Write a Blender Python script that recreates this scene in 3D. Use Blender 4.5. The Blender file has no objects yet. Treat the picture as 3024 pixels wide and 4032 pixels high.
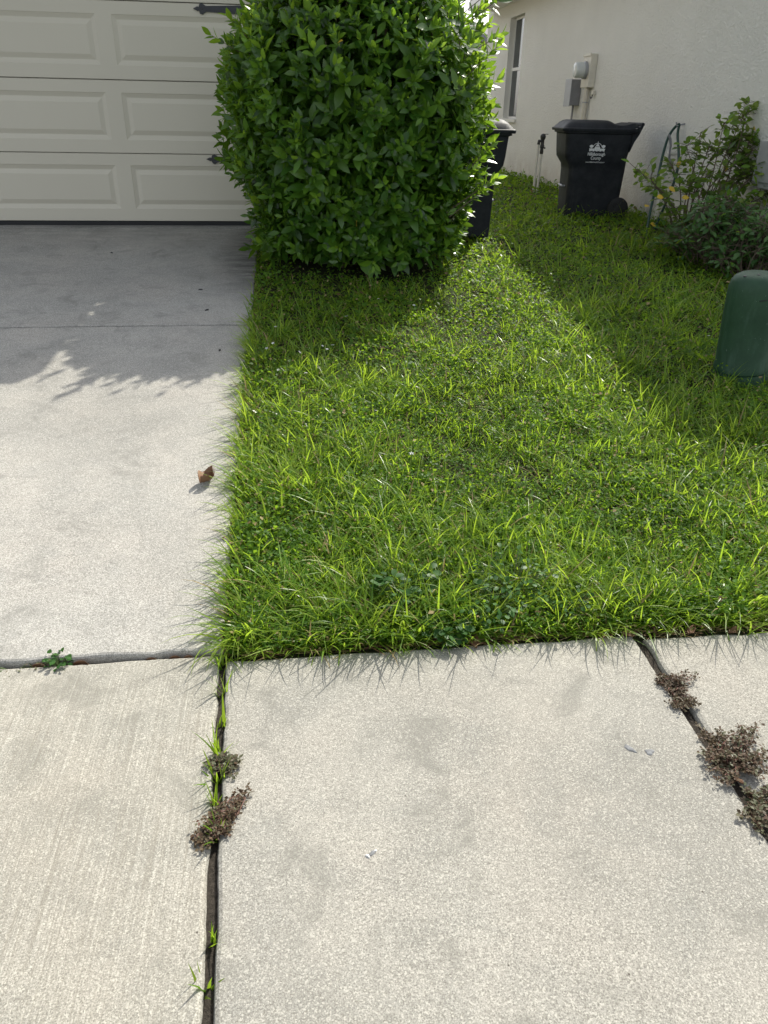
import bpy, math, random
import numpy as np
from mathutils import Vector, Matrix
R = math.radians
random.seed(7); rng = np.random.default_rng(11)
scene = bpy.context.scene
COL = scene.collection

# ------------------------------------------------------------------ camera
EYE = 1.5
FPX, CX, CY = 2930.0, 1512.0, 2016.0            # photograph pixels (3024 x 4032)
_V = np.array([-112., 5434., FPX]); _D = np.array([-407., -1591., FPX])   # vanishing points: plumb line, driveway direction
DN = _V / np.linalg.norm(_V)
FW = _D - DN * (_D @ DN); FW /= np.linalg.norm(FW)
RT = np.cross(DN, FW)
if RT[0] < 0: RT = -RT
cam_d = bpy.data.cameras.new('camera'); cam = bpy.data.objects.new('camera', cam_d); COL.objects.link(cam)
cx_, cy_, cz_ = [Vector((RT[i], FW[i], -DN[i])) for i in range(3)]
M = Matrix.Identity(4)
for i in range(3):
    M[i][0] = cx_[i]; M[i][1] = -cy_[i]; M[i][2] = -cz_[i]
M[2][3] = EYE
cam.matrix_world = M
cam_d.sensor_fit = 'VERTICAL'; cam_d.sensor_height = 36.0; cam_d.lens = FPX / 4032 * 36
cam_d.clip_start = 0.05; cam_d.clip_end = 2000
scene.camera = cam

# ------------------------------------------------------------------ light
SHX, SHY = 0.60, 0.84                            # shadow shift per metre of height (towards -X, -Y)
SUN_EL = math.atan2(1, math.hypot(SHX, SHY)); SUN_AZ = math.atan2(SHX, SHY)
w = bpy.data.worlds.new('World'); scene.world = w; w.use_nodes = True
nt = w.node_tree; nt.nodes.clear()
sky = nt.nodes.new('ShaderNodeTexSky'); sky.sky_type = 'NISHITA'; sky.sun_disc = False
sky.sun_elevation = SUN_EL; sky.sun_rotation = SUN_AZ; sky.air_density = 1.0; sky.dust_density = 2.0; sky.ozone_density = 0.6
bg = nt.nodes.new('ShaderNodeBackground'); bg.inputs['Strength'].default_value = 0.15
wo = nt.nodes.new('ShaderNodeOutputWorld')
hsv = nt.nodes.new('ShaderNodeHueSaturation'); hsv.inputs['Saturation'].default_value = 0.32   # hazy, whitish sky
nt.links.new(sky.outputs[0], hsv.inputs['Color']); nt.links.new(hsv.outputs[0], bg.inputs[0]); nt.links.new(bg.outputs[0], wo.inputs[0])
sd = bpy.data.lights.new('sun', 'SUN'); sd.energy = 3.5; sd.angle = R(0.55); sd.color = (1.0, 0.95, 0.84)
sun = bpy.data.objects.new('sun', sd); COL.objects.link(sun)
sun.rotation_euler = Vector((-SHX, -SHY, -1)).to_track_quat('-Z', 'Y').to_euler()
sun.location = (8, 12, 14)
vs = scene.view_settings
vs.view_transform = 'Standard'; vs.look = 'None'; vs.exposure = 0.93; vs.gamma = 1.0; vs.use_curve_mapping = False
scene.cycles.max_bounces = 8; scene.cycles.transparent_max_bounces = 8

# ------------------------------------------------------------------ pixel -> place helpers
def ray(u, v):
    d = np.array([u - CX, v - CY, FPX]); return np.array([d @ RT, d @ FW, -(d @ DN)])
def on_y(u, v, Y): r = ray(u, v); return Vector(r * (Y / r[1])) + Vector((0, 0, EYE))
def on_x(u, v, X): r = ray(u, v); return Vector(r * (X / r[0])) + Vector((0, 0, EYE))
def sstep(a, b, x): t = np.clip((x - a) / (b - a), 0, 1); return t * t * (3 - 2 * t)
GY, GZ = 7.5, 0.536                              # garage door plane and its threshold height
DY0, DZ0 = 1.887, 0.013                          # lower edge of the driveway
DSL = (GZ - DZ0) / (7.45 - DY0)
EDGE_X = -0.25                                   # right edge of the driveway
def drive_z(y): return DZ0 + DSL * (np.minimum(y, 7.45) - DY0)
def lawn_z(x, y):
    x = np.asarray(x, float); y = np.asarray(y, float)
    zd = np.where(y < DY0, 0.0, np.maximum(drive_z(y) - 0.012, 0))
    zs = np.interp(y, [1.86, 2.0, 4.0, 7.4, 9.0, 12.0, 200.], [0.0, 0.02, 0.20, 0.40, 0.45, 0.495, 0.5])
    k = sstep(0.3, 2.4, x)
    z = zd * (1 - k) + zs * k
    z = np.where(x < EDGE_X - 4.9, np.minimum(zd, 0.5), z)
    bump = 0.008 * np.sin(x * 5.1 + y * 2.3) + 0.006 * np.sin(x * 11 - y * 8.3 + 1)
    return z + bump * sstep(1.95, 2.3, y) * sstep(EDGE_X, EDGE_X + 0.2, x)
def gp(u, v, dz=0.0):
    r = ray(u, v); t = 1.0
    lo, hi = 0.0, 60.0 / r[1]
    for _ in range(60):
        m = (lo + hi) / 2; p = r * m
        if EYE + p[2] > float(lawn_z(p[0], p[1])) + dz: lo = m
        else: hi = m
    p = r * lo; return Vector((p[0], p[1], EYE + p[2]))

# ------------------------------------------------------------------ materials
MATS = {}
class NB:
    def __init__(s, name):
        s.m = bpy.data.materials.new(name); s.m.use_nodes = True; s.t = s.m.node_tree; s.t.nodes.clear()
        s.out = s.t.nodes.new('ShaderNodeOutputMaterial'); MATS[name] = s.m
    def n(s, typ, **kw):
        nd = s.t.nodes.new(typ)
        for k, v in kw.items():
            if k in nd.inputs.keys(): s.set(nd.inputs[k], v)
            else: setattr(nd, k, v)
        return nd
    def set(s, sock, v):
        if hasattr(v, 'is_output'): s.t.links.new(v, sock)
        else: sock.default_value = v
    def coord(s, scale=(1, 1, 1), kind='Object'):
        tc = s.n('ShaderNodeTexCoord'); mp = s.n('ShaderNodeMapping')
        s.set(mp.inputs['Vector'], tc.outputs[kind]); mp.inputs['Scale'].default_value = scale; return mp.outputs[0]
    def wpos(s, scale=(1, 1, 1)):
        g = s.n('ShaderNodeNewGeometry'); mp = s.n('ShaderNodeMapping')
        s.set(mp.inputs['Vector'], g.outputs['Position']); mp.inputs['Scale'].default_value = scale; return mp.outputs[0]
    def noise(s, vec, scale, detail=4, rough=.55, dist=0.0):
        nd = s.n('ShaderNodeTexNoise'); s.set(nd.inputs['Vector'], vec); nd.inputs['Scale'].default_value = scale
        nd.inputs['Detail'].default_value = detail; nd.inputs['Roughness'].default_value = rough; nd.inputs['Distortion'].default_value = dist
        return nd.outputs['Fac']
    def ramp(s, fac, stops):
        nd = s.n('ShaderNodeValToRGB'); s.set(nd.inputs[0], fac); e = nd.color_ramp.elements
        while len(e) < len(stops): e.new(.5)
        for i, (p, c) in enumerate(stops):
            e[i].position = p; e[i].color = (c, c, c, 1) if isinstance(c, (int, float)) else (*c, 1)
        return nd.outputs[0]
    def mix(s, fac, a, b, mode='MIX'):
        nd = s.n('ShaderNodeMix', data_type='RGBA', blend_type=mode)
        s.set(nd.inputs[0], fac); s.set(nd.inputs[6], a if hasattr(a, 'is_output') else (*a, 1)); s.set(nd.inputs[7], b if hasattr(b, 'is_output') else (*b, 1))
        return nd.outputs[2]
    def math(s, op, a, b=0.0, c=0.0):
        nd = s.n('ShaderNodeMath', operation=op); s.set(nd.inputs[0], a); s.set(nd.inputs[1], b); s.set(nd.inputs[2], c); return nd.outputs[0]
    def bump(s, h, strength=.5, dist=.01, nrm=None):
        nd = s.n('ShaderNodeBump'); nd.inputs['Strength'].default_value = strength; nd.inputs['Distance'].default_value = dist
        s.set(nd.inputs['Height'], h)
        if nrm is not None: s.set(nd.inputs['Normal'], nrm)
        return nd.outputs[0]
    def pbr(s, color, rough=.6, metal=0, nrm=None, spec=.5, **kw):
        p = s.n('ShaderNodeBsdfPrincipled'); s.set(p.inputs['Base Color'], color if hasattr(color, 'is_output') else (*color, 1))
        s.set(p.inputs['Roughness'], rough); s.set(p.inputs['Metallic'], metal); p.inputs['Specular IOR Level'].default_value = spec
        if nrm is not None: s.set(p.inputs['Normal'], nrm)
        for k, v in kw.items(): s.set(p.inputs[k.replace('_', ' ')], v)
        return p.outputs[0]
    def done(s, sh): s.t.links.new(sh, s.out.inputs[0]); return s.m

def plain(name, color, rough=.6, metal=0, var=.12, nscale=14, bump=0.0, bscale=120, spec=.5):
    b = NB(name); p = b.wpos()
    n = b.noise(p, nscale, 5)
    c = b.mix(b.ramp(n, [(.3, 0), (.7, 1)]), tuple(x * (1 - var) for x in color), tuple(min(1, x * (1 + var)) for x in color))
    nr = b.bump(b.noise(p, bscale, 3), bump, .003) if bump else None
    return b.done(b.pbr(c, b.math('ADD', b.math('MULTIPLY', n, .2), rough - .1), metal, nr, spec))

def concrete(name, base, broom=False, stain=0.35, seed=0.0):
    b = NB(name); p = b.wpos(); 
    big = b.noise(p, 1.3, 4, .6); mid = b.noise(p, 7, 5, .65, .6)
    fine = b.noise(p, 300, 3, .8); grit = b.noise(p, 105, 4, .8)
    c = b.mix(b.ramp(big, [(.32, 0), (.68, 1)]), tuple(x * .74 for x in base), tuple(min(1, x * 1.14) for x in base))
    c = b.mix(b.ramp(b.noise(p, 2.6, 3), [(.42, 0), (.72, .40)]), c, (base[0] * 1.04, base[1] * .95, base[2] * .90))
    c = b.mix(b.ramp(mid, [(.30, stain), (.52, 0)]), c, (base[0] * .58, base[1] * .58, base[2] * .58))
    c = b.mix(b.ramp(b.noise(p, 3.1, 6, .7, 1.2), [(.36, .38), (.50, 0)]), c, (base[0] * .66, base[1] * .68, base[2] * .70))
    c = b.mix(b.ramp(fine, [(.36, .85), (.52, 0)]), c, (base[0] * .38, base[1] * .37, base[2] * .35))
    c = b.mix(b.ramp(fine, [(.53, 0), (.68, .5)]), c, (base[0] * 1.45, base[1] * 1.45, base[2] * 1.42))
    c = b.mix(b.ramp(grit, [(.34, .6), (.47, 0)]), c, (base[0] * .5, base[1] * .48, base[2] * .44))
    va = b.n('ShaderNodeTexVoronoi', feature='F1'); b.set(va.inputs['Vector'], p); va.inputs['Scale'].default_value = 310
    sa = b.n('ShaderNodeSeparateColor'); b.set(sa.inputs[0], va.outputs['Color'])
    dens = b.ramp(b.noise(p, 2.0, 5, .65), [(.35, .50), (.65, .18)])
    c = b.mix(b.math('MULTIPLY', b.ramp(sa.outputs[0], [(.16, 1), (.24, 0)]), dens), c, (base[0] * .30, base[1] * .29, base[2] * .28))
    c = b.mix(b.ramp(sa.outputs[0], [(.80, 0), (.92, .5)]), c, (base[0] * 1.5, base[1] * 1.49, base[2] * 1.46))
    c = b.mix(b.ramp(b.noise(p, 5.2, 7, .72, .8), [(.34, .55), (.46, 0)]), c, (base[0] * .50, base[1] * .50, base[2] * .49))
    vo = b.n('ShaderNodeTexVoronoi', feature='F1'); b.set(vo.inputs['Vector'], p); vo.inputs['Scale'].default_value = 21
    spot = b.ramp(vo.outputs['Distance'], [(.03, 1), (.07, 0)])
    sp2 = b.n('ShaderNodeSeparateColor'); b.set(sp2.inputs[0], vo.outputs['Color'])
    spot = b.math('MULTIPLY', spot, b.math('GREATER_THAN', sp2.outputs[0], .84))
    c = b.mix(spot, c, (.07, .06, .05))
    h = b.math('ADD', b.math('MULTIPLY', fine, .6), b.math('MULTIPLY', grit, .9))
    if broom:
        st = b.noise(b.wpos((190, 2.2, 1)), 1.0, 5, .75)
        c = b.mix(b.ramp(st, [(.36, .60), (.51, 0)]), c, (base[0] * .55, base[1] * .52, base[2] * .48))
        c = b.mix(b.ramp(st, [(.55, 0), (.75, .35)]), c, (.66, .64, .56))
        h = b.math('ADD', h, b.math('MULTIPLY', st, .7))
    return b, c, b.bump(h, .5, .0025)

BASE_C = (.50, .475, .42)
b, c, nr = concrete('sidewalk_concrete', (.325, .316, .283)); b.done(b.pbr(c, .92, 0, nr, .25))
b, c, nr = concrete('broomed_concrete', (.35, .339, .298), True); b.done(b.pbr(c, .92, 0, nr, .25))
b, c, nr = concrete('driveway_concrete', (.37, .362, .334), False, .3)
# grime with a shape of its own: mildew along the upper right border and the threshold
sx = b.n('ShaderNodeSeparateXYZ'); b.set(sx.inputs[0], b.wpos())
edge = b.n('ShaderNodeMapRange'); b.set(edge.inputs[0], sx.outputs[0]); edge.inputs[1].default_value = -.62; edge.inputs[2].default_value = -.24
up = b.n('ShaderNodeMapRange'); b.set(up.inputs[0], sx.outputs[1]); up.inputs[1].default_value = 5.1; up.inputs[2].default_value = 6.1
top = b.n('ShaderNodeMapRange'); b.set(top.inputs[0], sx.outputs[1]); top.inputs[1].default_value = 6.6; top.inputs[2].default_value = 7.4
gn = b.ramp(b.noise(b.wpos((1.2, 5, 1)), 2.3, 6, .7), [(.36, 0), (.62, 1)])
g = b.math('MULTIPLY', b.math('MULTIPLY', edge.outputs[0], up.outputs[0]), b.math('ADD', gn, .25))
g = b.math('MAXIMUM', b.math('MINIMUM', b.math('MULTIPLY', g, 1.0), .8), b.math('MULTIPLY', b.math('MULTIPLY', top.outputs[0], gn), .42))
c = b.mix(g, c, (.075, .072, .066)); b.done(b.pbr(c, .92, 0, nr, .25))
b, c, nr = concrete('slab_lip', (.26, .255, .24), False, .6); b.done(b.pbr(c, .95, 0, nr, .2))

b = NB('soil'); p = b.wpos(); n = b.noise(p, 110, 6, .75)
c = b.mix(b.ramp(n, [(.3, 0), (.7, 1)]), (.016, .014, .011), (.075, .064, .052)); b.done(b.pbr(c, .95, 0, b.bump(n, .9, .01), .2))
b = NB('turf_ground'); p = b.wpos(); n = b.noise(p, 45, 6, .75)
c = b.mix(b.ramp(n, [(.3, 0), (.7, 1)]), (.012, .016, .006), (.045, .048, .018)); b.done(b.pbr(c, .95, 0, b.bump(n, .9, .02), .2))

b = NB('stucco'); p = b.wpos(); n = b.noise(p, 42, 5, .62, .5); n2 = b.noise(p, 1.1, 4)
sx = b.n('ShaderNodeSeparateXYZ'); b.set(sx.inputs[0], p)
lowm = b.n('ShaderNodeMapRange'); b.set(lowm.inputs[0], sx.outputs[2]); lowm.inputs[1].default_value = 0.95; lowm.inputs[2].default_value = .45
c = b.mix(b.ramp(n2, [(.3, 0), (.7, 1)]), (.80, .785, .73), (.86, .845, .79))
c = b.mix(b.math('MULTIPLY', lowm.outputs[0], b.ramp(b.noise(p, 4, 5), [(.3, .1), (.7, .6)])), c, (.42, .34, .25))
b.done(b.pbr(c, .9, 0, b.bump(n, 1.0, .03), .2))
b = NB('house_paint'); p = b.wpos(); n = b.noise(p, 60, 5, .6, .4); b.done(b.pbr((.45, .41, .34), .9, 0, b.bump(n, .8, .01), .2))
b = NB('door_paint'); n = b.noise(b.wpos((8, 8, 260)), 1.0, 3); nn = b.noise(b.wpos(), 1.2, 3)
c = b.mix(nn, (.53, .497, .41), (.585, .55, .455)); b.done(b.pbr(c, .5, 0, b.bump(n, .12, .002), .35))
plain('white_trim', (.74, .73, .70), .5, 0, .06)
plain('roof_shingle', (.16, .14, .125), .9, 0, .3, 12, .8, 60)
plain('far_roof', (.20, .19, .19), .9, 0, .2, 4)
plain('black_rubber', (.012, .012, .013), .7, 0, .2)
plain('black_iron', (.028, .030, .036), .55, .0, .25, 30, .4, 90)
plain('pvc', (.66, .64, .58), .45, 0, .08, 20)
plain('pvc_beige', (.56, .52, .44), .5, 0, .08, 20)
plain('meter_beige', (.62, .585, .505), .5, 0, .06, 8)
plain('grey_metal', (.33, .34, .36), .45, .3, .1, 10)
plain('dark_grey_metal', (.22, .22, .235), .5, .2, .12, 10)
plain('dark_plastic', (.02, .02, .021), .45, 0, .25, 30)
plain('hose_green', (.003, .038, .024), .55, 0, .2, 20)
plain('white_print', (.72, .73, .74), .6, 0, .04)
plain('pebble_grey', (.17, .175, .18), .85, 0, .3, 80, .5, 300)
plain('chip_white', (.75, .74, .70), .7, 0, .1)
b = NB('bin_plastic'); p = b.wpos(); n = b.noise(p, 9, 5, .65); st = b.noise(b.wpos((14, 14, 1.6)), 1.0, 4)
c = b.mix(b.ramp(n, [(.35, 0), (.7, 1)]), (.012, .014, .018), (.028, .031, .036))
c = b.mix(b.ramp(st, [(.60, 0), (.80, .22)]), c, (.12, .115, .10))
b.done(b.pbr(c, b.ramp(n, [(.3, .5), (.7, .66)]), 0, b.bump(b.noise(p, 300, 2), .12, .002), .2))
b = NB('pedestal_green'); p = b.wpos(); n = b.noise(p, 6, 6, .7); sp = b.noise(p, 70, 3)
c = b.mix(b.ramp(n, [(.35, 0), (.7, 1)]), (.010, .040, .018), (.022, .066, .031))
c = b.mix(b.ramp(b.noise(b.wpos((9, 9, 2.0)), 1.3, 5, .7), [(.52, 0), (.72, .5)]), c, (.06, .115, .08))
c = b.mix(b.ramp(sp, [(.70, 0), (.76, .6)]), c, (.25, .32, .27)); b.done(b.pbr(c, .6, 0, b.bump(sp, .2, .002), .4))
b = NB('window_glass'); b.done(b.pbr((.018, .026, .034), .06, 0, None, .8))
b = NB('meter_glass'); b.done(b.pbr((.55, .57, .56), .12, 0, None, .7))

def leaf_mat(name, cols, trans_col, trans=.35, rough=.4, spec=.5, vein=False):
    b = NB(name); g = b.n('ShaderNodeNewGeometry'); oi = b.n('ShaderNodeObjectInfo')
    r = b.math('FRACT', b.math('ADD', g.outputs['Random Per Island'], oi.outputs['Random']))
    st = [(i / max(1, len(cols) - 1), c) for i, c in enumerate(cols)]
    c = b.ramp(r, st)
    pn = b.noise(b.wpos(), 2.2, 3); c = b.mix(b.ramp(pn, [(.36, .55), (.60, 0)]), c, tuple(x * .6 for x in cols[0])); c = b.mix(b.ramp(b.noise(b.wpos(), 3.7, 4), [(.52, 0), (.72, .55)]), c, tuple(min(1, x * 1.15) for x in cols[min(3, len(cols) - 1)]))
    r2 = b.math('FRACT', b.math('MULTIPLY', r, 17.31))
    sh = b.pbr(c, b.math('ADD', b.math('MULTIPLY', r2, .2), rough - .1), 0, None, spec)
    tr = b.n('ShaderNodeBsdfTranslucent'); tc = b.mix(.55, c, trans_col); b.set(tr.inputs[0], tc)
    mx = b.n('ShaderNodeMixShader'); mx.inputs[0].default_value = trans; b.set(mx.inputs[1], sh); b.set(mx.inputs[2], tr.outputs[0])
    return b.done(mx.outputs[0])
leaf_mat('bush_leaf', [(.020, .066, .010), (.042, .118, .015), (.072, .172, .020), (.12, .235, .026), (.048, .13, .020)], (.36, .60, .03), .38, .30, .5)
leaf_mat('bush_young', [(.10, .24, .025), (.18, .34, .035)], (.50, .70, .05), .5, .32, .5)
leaf_mat('yellow_leaf', [(.55, .36, .03), (.62, .44, .05)], (.7, .5, .05), .3, .5)
leaf_mat('grass_blade', [(.05, .13, .014), (.09, .20, .018), (.14, .255, .024), (.21, .28, .04), (.075, .18, .018)], (.50, .72, .04), .54, .45, .25)
leaf_mat('grass_tall', [(.075, .175, .018), (.11, .23, .020), (.16, .28, .026), (.26, .33, .045), (.09, .20, .020)], (.52, .72, .05), .52, .36, .4)
leaf_mat('grass_dry', [(.26, .20, .09), (.34, .28, .14), (.18, .12, .06)], (.4, .32, .15), .25, .7, .2)
leaf_mat('clover_leaf', [(.036, .098, .012), (.06, .14, .016), (.10, .20, .022), (.045, .115, .014)], (.48, .74, .035), .48, .55, .2)
leaf_mat('weed_leaf', [(.022, .072, .016), (.034, .098, .02), (.05, .125, .024)], (.18, .36, .04), .25, .5, .2)
leaf_mat('hibiscus_leaf', [(.07, .145, .028), (.12, .20, .034), (.22, .29, .05)], (.34, .50, .05), .38, .45, .35)
leaf_mat('dark_leaf', [(.040, .105, .026), (.06, .135, .032), (.08, .165, .036)], (.16, .32, .05), .28, .45, .4)
leaf_mat('spurge_leaf', [(.075, .048, .030), (.13, .080, .050), (.10, .078, .042), (.065, .058, .03), (.12, .062, .042)], (.22, .13, .07), .2, .6, .25)
leaf_mat('spurge_green', [(.09, .10, .05), (.12, .13, .07), (.14, .10, .07)], (.25, .22, .1), .2, .55, .3)
leaf_mat('dead_leaf', [(.16, .085, .045), (.24, .14, .085), (.11, .055, .03)], (.3, .16, .08), .15, .65, .25)
leaf_mat('petal_white', [(.78, .78, .80), (.85, .84, .86)], (.8, .8, .82), .3, .6)
plain('bark', (.12, .09, .065), .85, 0, .3, 30, .6, 120)
plain('stem_red', (.16, .065, .05), .7, 0, .2, 60)
plain('stem_green', (.07, .11, .03), .6, 0, .2, 60)

# ------------------------------------------------------------------ object helpers
def tag(o, label=None, cat=None, group=None, kind=None):
    if label: o['label'] = label
    if cat: o['category'] = cat
    if group: o['group'] = group
    if kind: o['kind'] = kind
    return o
def empty(name, loc, rz=0.0, label=None, cat=None, group=None, kind=None):
    o = bpy.data.objects.new(name, None); COL.objects.link(o); o.location = loc; o.rotation_euler = (0, 0, rz)
    o.empty_display_size = .1
    return tag(o, label, cat, group, kind)
def origin(o):
    p = Vector((0, 0, 0))
    while o is not None: p += o.location; o = o.parent
    return p
def link(name, me, parent=None):
    o = bpy.data.objects.new(name, me); COL.objects.link(o)
    if parent is not None: o.parent = parent
    return o
class MB:
    def __init__(s): s.v = []; s.f = []
    def add(s, vs, fs):
        k = len(s.v); s.v += [tuple(v) for v in vs]; s.f += [tuple(i + k for i in f) for f in fs]; return s
    def box(s, x0, x1, y0, y1, z0, z1):
        return s.add([(x, y, z) for z in (z0, z1) for y in (y0, y1) for x in (x0, x1)],
                     [(0, 2, 3, 1), (4, 5, 7, 6), (0, 1, 5, 4), (2, 6, 7, 3), (0, 4, 6, 2), (1, 3, 7, 5)])
    def tube(s, pts, r, seg=8, cap=True):
        pts = [Vector(p) for p in pts]; n = len(pts)
        rs = r if isinstance(r, (list, tuple)) else [r] * n
        vs = []; up = Vector((0.13, 0.27, 1)).normalized(); a0 = None
        for i, p in enumerate(pts):
            t = (pts[min(i + 1, n - 1)] - pts[max(i - 1, 0)]).normalized()
            a = t.cross(up) if a0 is None else a0 - t * a0.dot(t)
            if a.length < 1e-4: a = t.cross(Vector((1, 0, 0)))
            a.normalize(); a0 = a; c = t.cross(a)
            for k in range(seg):
                th = 2 * math.pi * k / seg; vs.append(p + (a * math.cos(th) + c * math.sin(th)) * rs[i])
        fs = [(i * seg + k, i * seg + (k + 1) % seg, (i + 1) * seg + (k + 1) % seg, (i + 1) * seg + k) for i in range(n - 1) for k in range(seg)]
        if cap: fs += [tuple(range(seg))[::-1], tuple((n - 1) * seg + k for k in range(seg))]
        return s.add(vs, fs)
    def lathe(s, prof, c=(0, 0, 0), seg=32, axis='z'):
        vs = []
        for r, h in prof:
            for k in range(seg):
                th = 2 * math.pi * k / seg; a, d = r * math.cos(th), r * math.sin(th)
                p = {'z': (a, d, h), 'x': (h, a, d), 'y': (a, h, d)}[axis]
                vs.append((p[0] + c[0], p[1] + c[1], p[2] + c[2]))
        n = len(prof)
        fs = [(i * seg + k, i * seg + (k + 1) % seg, (i + 1) * seg + (k + 1) % seg, (i + 1) * seg + k) for i in range(n - 1) for k in range(seg)]
        fs += [tuple(range(seg))[::-1], tuple((n - 1) * seg + k for k in range(seg))]
        return s.add(vs, fs)
    def loft(s, rings):
        m = len(rings[0]); vs = [p for r in rings for p in r]; n = len(rings)
        fs = [(i * m + k, i * m + (k + 1) % m, (i + 1) * m + (k + 1) % m, (i + 1) * m + k) for i in range(n - 1) for k in range(m)]
        fs += [tuple(range(m))[::-1], tuple((n - 1) * m + k for k in range(m))]
        return s.add(vs, fs)
    def build(s, name, mat, parent=None, world=True, smooth=False, bevel=0.0):
        off = origin(parent) if (parent is not None and world) else Vector((0, 0, 0))
        me = bpy.data.meshes.new(name); me.from_pydata([(v[0] - off.x, v[1] - off.y, v[2] - off.z) for v in s.v], [], s.f)
        me.materials.append(MATS[mat])
        import bmesh
        bm = bmesh.new(); bm.from_mesh(me); bmesh.ops.recalc_face_normals(bm, faces=bm.faces); bm.to_mesh(me); bm.free()
        if smooth:
            me.polygons.foreach_set('use_smooth', [True] * len(me.polygons)); me.set_sharp_from_angle(angle=R(40))
        o = link(name, me, parent)
        if bevel:
            md = o.modifiers.new('bevel', 'BEVEL'); md.width = bevel; md.segments = 2; md.limit_method = 'ANGLE'; md.angle_limit = R(40)
        return o
def np_mesh(name, V, polys, mats, midx=None, parent=None, smooth=True):
    """V (N,3); polys: list of int arrays (K,3)/(K,4); midx: matching list of ints or arrays"""
    me = bpy.data.meshes.new(name)
    if parent is not None: V = V - np.array(origin(parent))
    me.vertices.add(len(V)); me.vertices.foreach_set('co', np.ascontiguousarray(V, np.float32).ravel())
    tot = np.concatenate([np.full(len(p), p.shape[1]) for p in polys]); lv = np.concatenate([p.ravel() for p in polys])
    st = np.concatenate([[0], np.cumsum(tot)[:-1]])
    me.loops.add(len(lv)); me.polygons.add(len(tot))
    me.loops.foreach_set('vertex_index', lv.astype(np.int32)); me.polygons.foreach_set('loop_start', st.astype(np.int32))
    for m in mats: me.materials.append(MATS[m])
    if midx is not None:
        mi = np.concatenate([np.broadcast_to(np.asarray(m), (len(p),)) for m, p in zip(midx, polys)])
        me.polygons.foreach_set('material_index', mi.astype(np.int32))
    me.polygons.foreach_set('use_smooth', np.full(len(tot), smooth))
    me.update(calc_edges=True); me.validate()
    return link(name, me, parent)
def nrmz(a): return a / np.maximum(np.linalg.norm(a, axis=-1, keepdims=True), 1e-9)

# leaf template: unit length along x, half width along y, normal z
def leaf_template(width=.42, curl=.12, fold=.10, rows=((.18, .62), (.45, 1.0), (.72, .72)), tip=1.0):
    v = [(0, 0, 0)]
    for x, ww in rows:
        z = -curl * x * x
        v += [(x, -ww * width / 2, z + fold * ww * width), (x, 0, z), (x, ww * width / 2, z + fold * ww * width)]
    v.append((tip, 0, -curl))
    t = [(0, 2, 1), (0, 3, 2)]; q = []
    nr_ = len(rows)
    for i in range(nr_ - 1):
        a = 1 + 3 * i; q += [(a, a + 1, a + 4, a + 3), (a + 1, a + 2, a + 5, a + 4)]
    a = 1 + 3 * (nr_ - 1); T = len(v) - 1; t += [(a, a + 1, T), (a + 1, a + 2, T)]
    return np.array(v, float), np.array(t), np.array(q).reshape(-1, 4)
LEAF = leaf_template()
SMALL = (np.array([(0, 0, 0), (.5, -.36, .08), (1, 0, -.05), (.5, .36, .08)], float), np.array([(0, 1, 2), (0, 2, 3)]), np.zeros((0, 4), int))
def leaves_mesh(name, P, D, N, L, mats, mi=None, tpl=LEAF, parent=None, width=None):
    """place leaf copies: base P, direction D, approximate normal N, length L"""
    tv, tt, tq = tpl; K = len(P); D = nrmz(D); S = nrmz(np.cross(N, D)); N2 = np.cross(D, S)
    W = L if width is None else L * width
    V = P[:, None] + tv[None, :, 0, None] * (D * L[:, None])[:, None] + tv[None, :, 1, None] * (S * W[:, None])[:, None] + tv[None, :, 2, None] * (N2 * L[:, None])[:, None]
    off = (np.arange(K) * len(tv))[:, None, None]
    polys = [(tt[None] + off).reshape(-1, 3)]; mm = [np.repeat(mi, len(tt)) if mi is not None else 0]
    if len(tq): polys.append((tq[None] + off).reshape(-1, 4)); mm.append(np.repeat(mi, len(tq)) if mi is not None else 0)
    return np_mesh(name, V.reshape(-1, 3), polys, mats, mm, parent)
def blades_mesh(name, P, A, H, W, lean, droop, mats, mi=None, parent=None, seg=3, tilt=None):
    """grass blades: root P, azimuth A, length H, width W, lean (rad from vertical), droop (extra bend)"""
    K = len(P); D = np.stack([np.cos(A), np.sin(A), np.zeros(K)], 1); S = np.stack([-np.sin(A), np.cos(A), np.zeros(K)], 1)
    tw = rng.uniform(-.9, .9, K)
    S = S * np.cos(tw)[:, None] + D * np.sin(tw)[:, None]
    pts = [P]; th = lean.copy(); p = P.copy()
    for i in range(seg):
        th = lean + droop * ((i + .5) / seg) ** 1.3
        p = p + (D * np.sin(th)[:, None] + np.array([0, 0, 1.0]) * np.cos(th)[:, None]) * (H / seg)[:, None]; pts.append(p)
    prof = [.8, 1.0, .78, .5, .3][:seg] if seg <= 5 else None
    rows = []
    for i in range(seg): rows += [pts[i] - S * (W * prof[i] / 2)[:, None], pts[i] + S * (W * prof[i] / 2)[:, None]]
    rows.append(pts[seg]); V = np.stack(rows, 1); nv = V.shape[1]
    q = np.array([(2 * i, 2 * i + 1, 2 * i + 3, 2 * i + 2) for i in range(seg - 1)]).reshape(-1, 4); t = np.array([(2 * seg - 2, 2 * seg - 1, 2 * seg)])
    off = (np.arange(K) * nv)[:, None, None]
    polys = [(q[None] + off).reshape(-1, 4), (t[None] + off).reshape(-1, 3)]
    mm = [np.repeat(mi, len(q)), mi] if mi is not None else [0, 0]
    return np_mesh(name, V.reshape(-1, 3), polys, mats, mm, parent)
def field(x, y, s=1.0, ph=0.0):
    return (np.sin(x * 3.1 * s + 1.3 + ph + 1.2 * np.sin(y * 2.1 * s)) + np.sin(y * 3.7 * s + 0.4 + ph * 2 + 1.1 * np.sin(x * 2.7 * s + 2)) + np.sin((x + y) * 6.3 * s + ph) * .6) / 2.6

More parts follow.
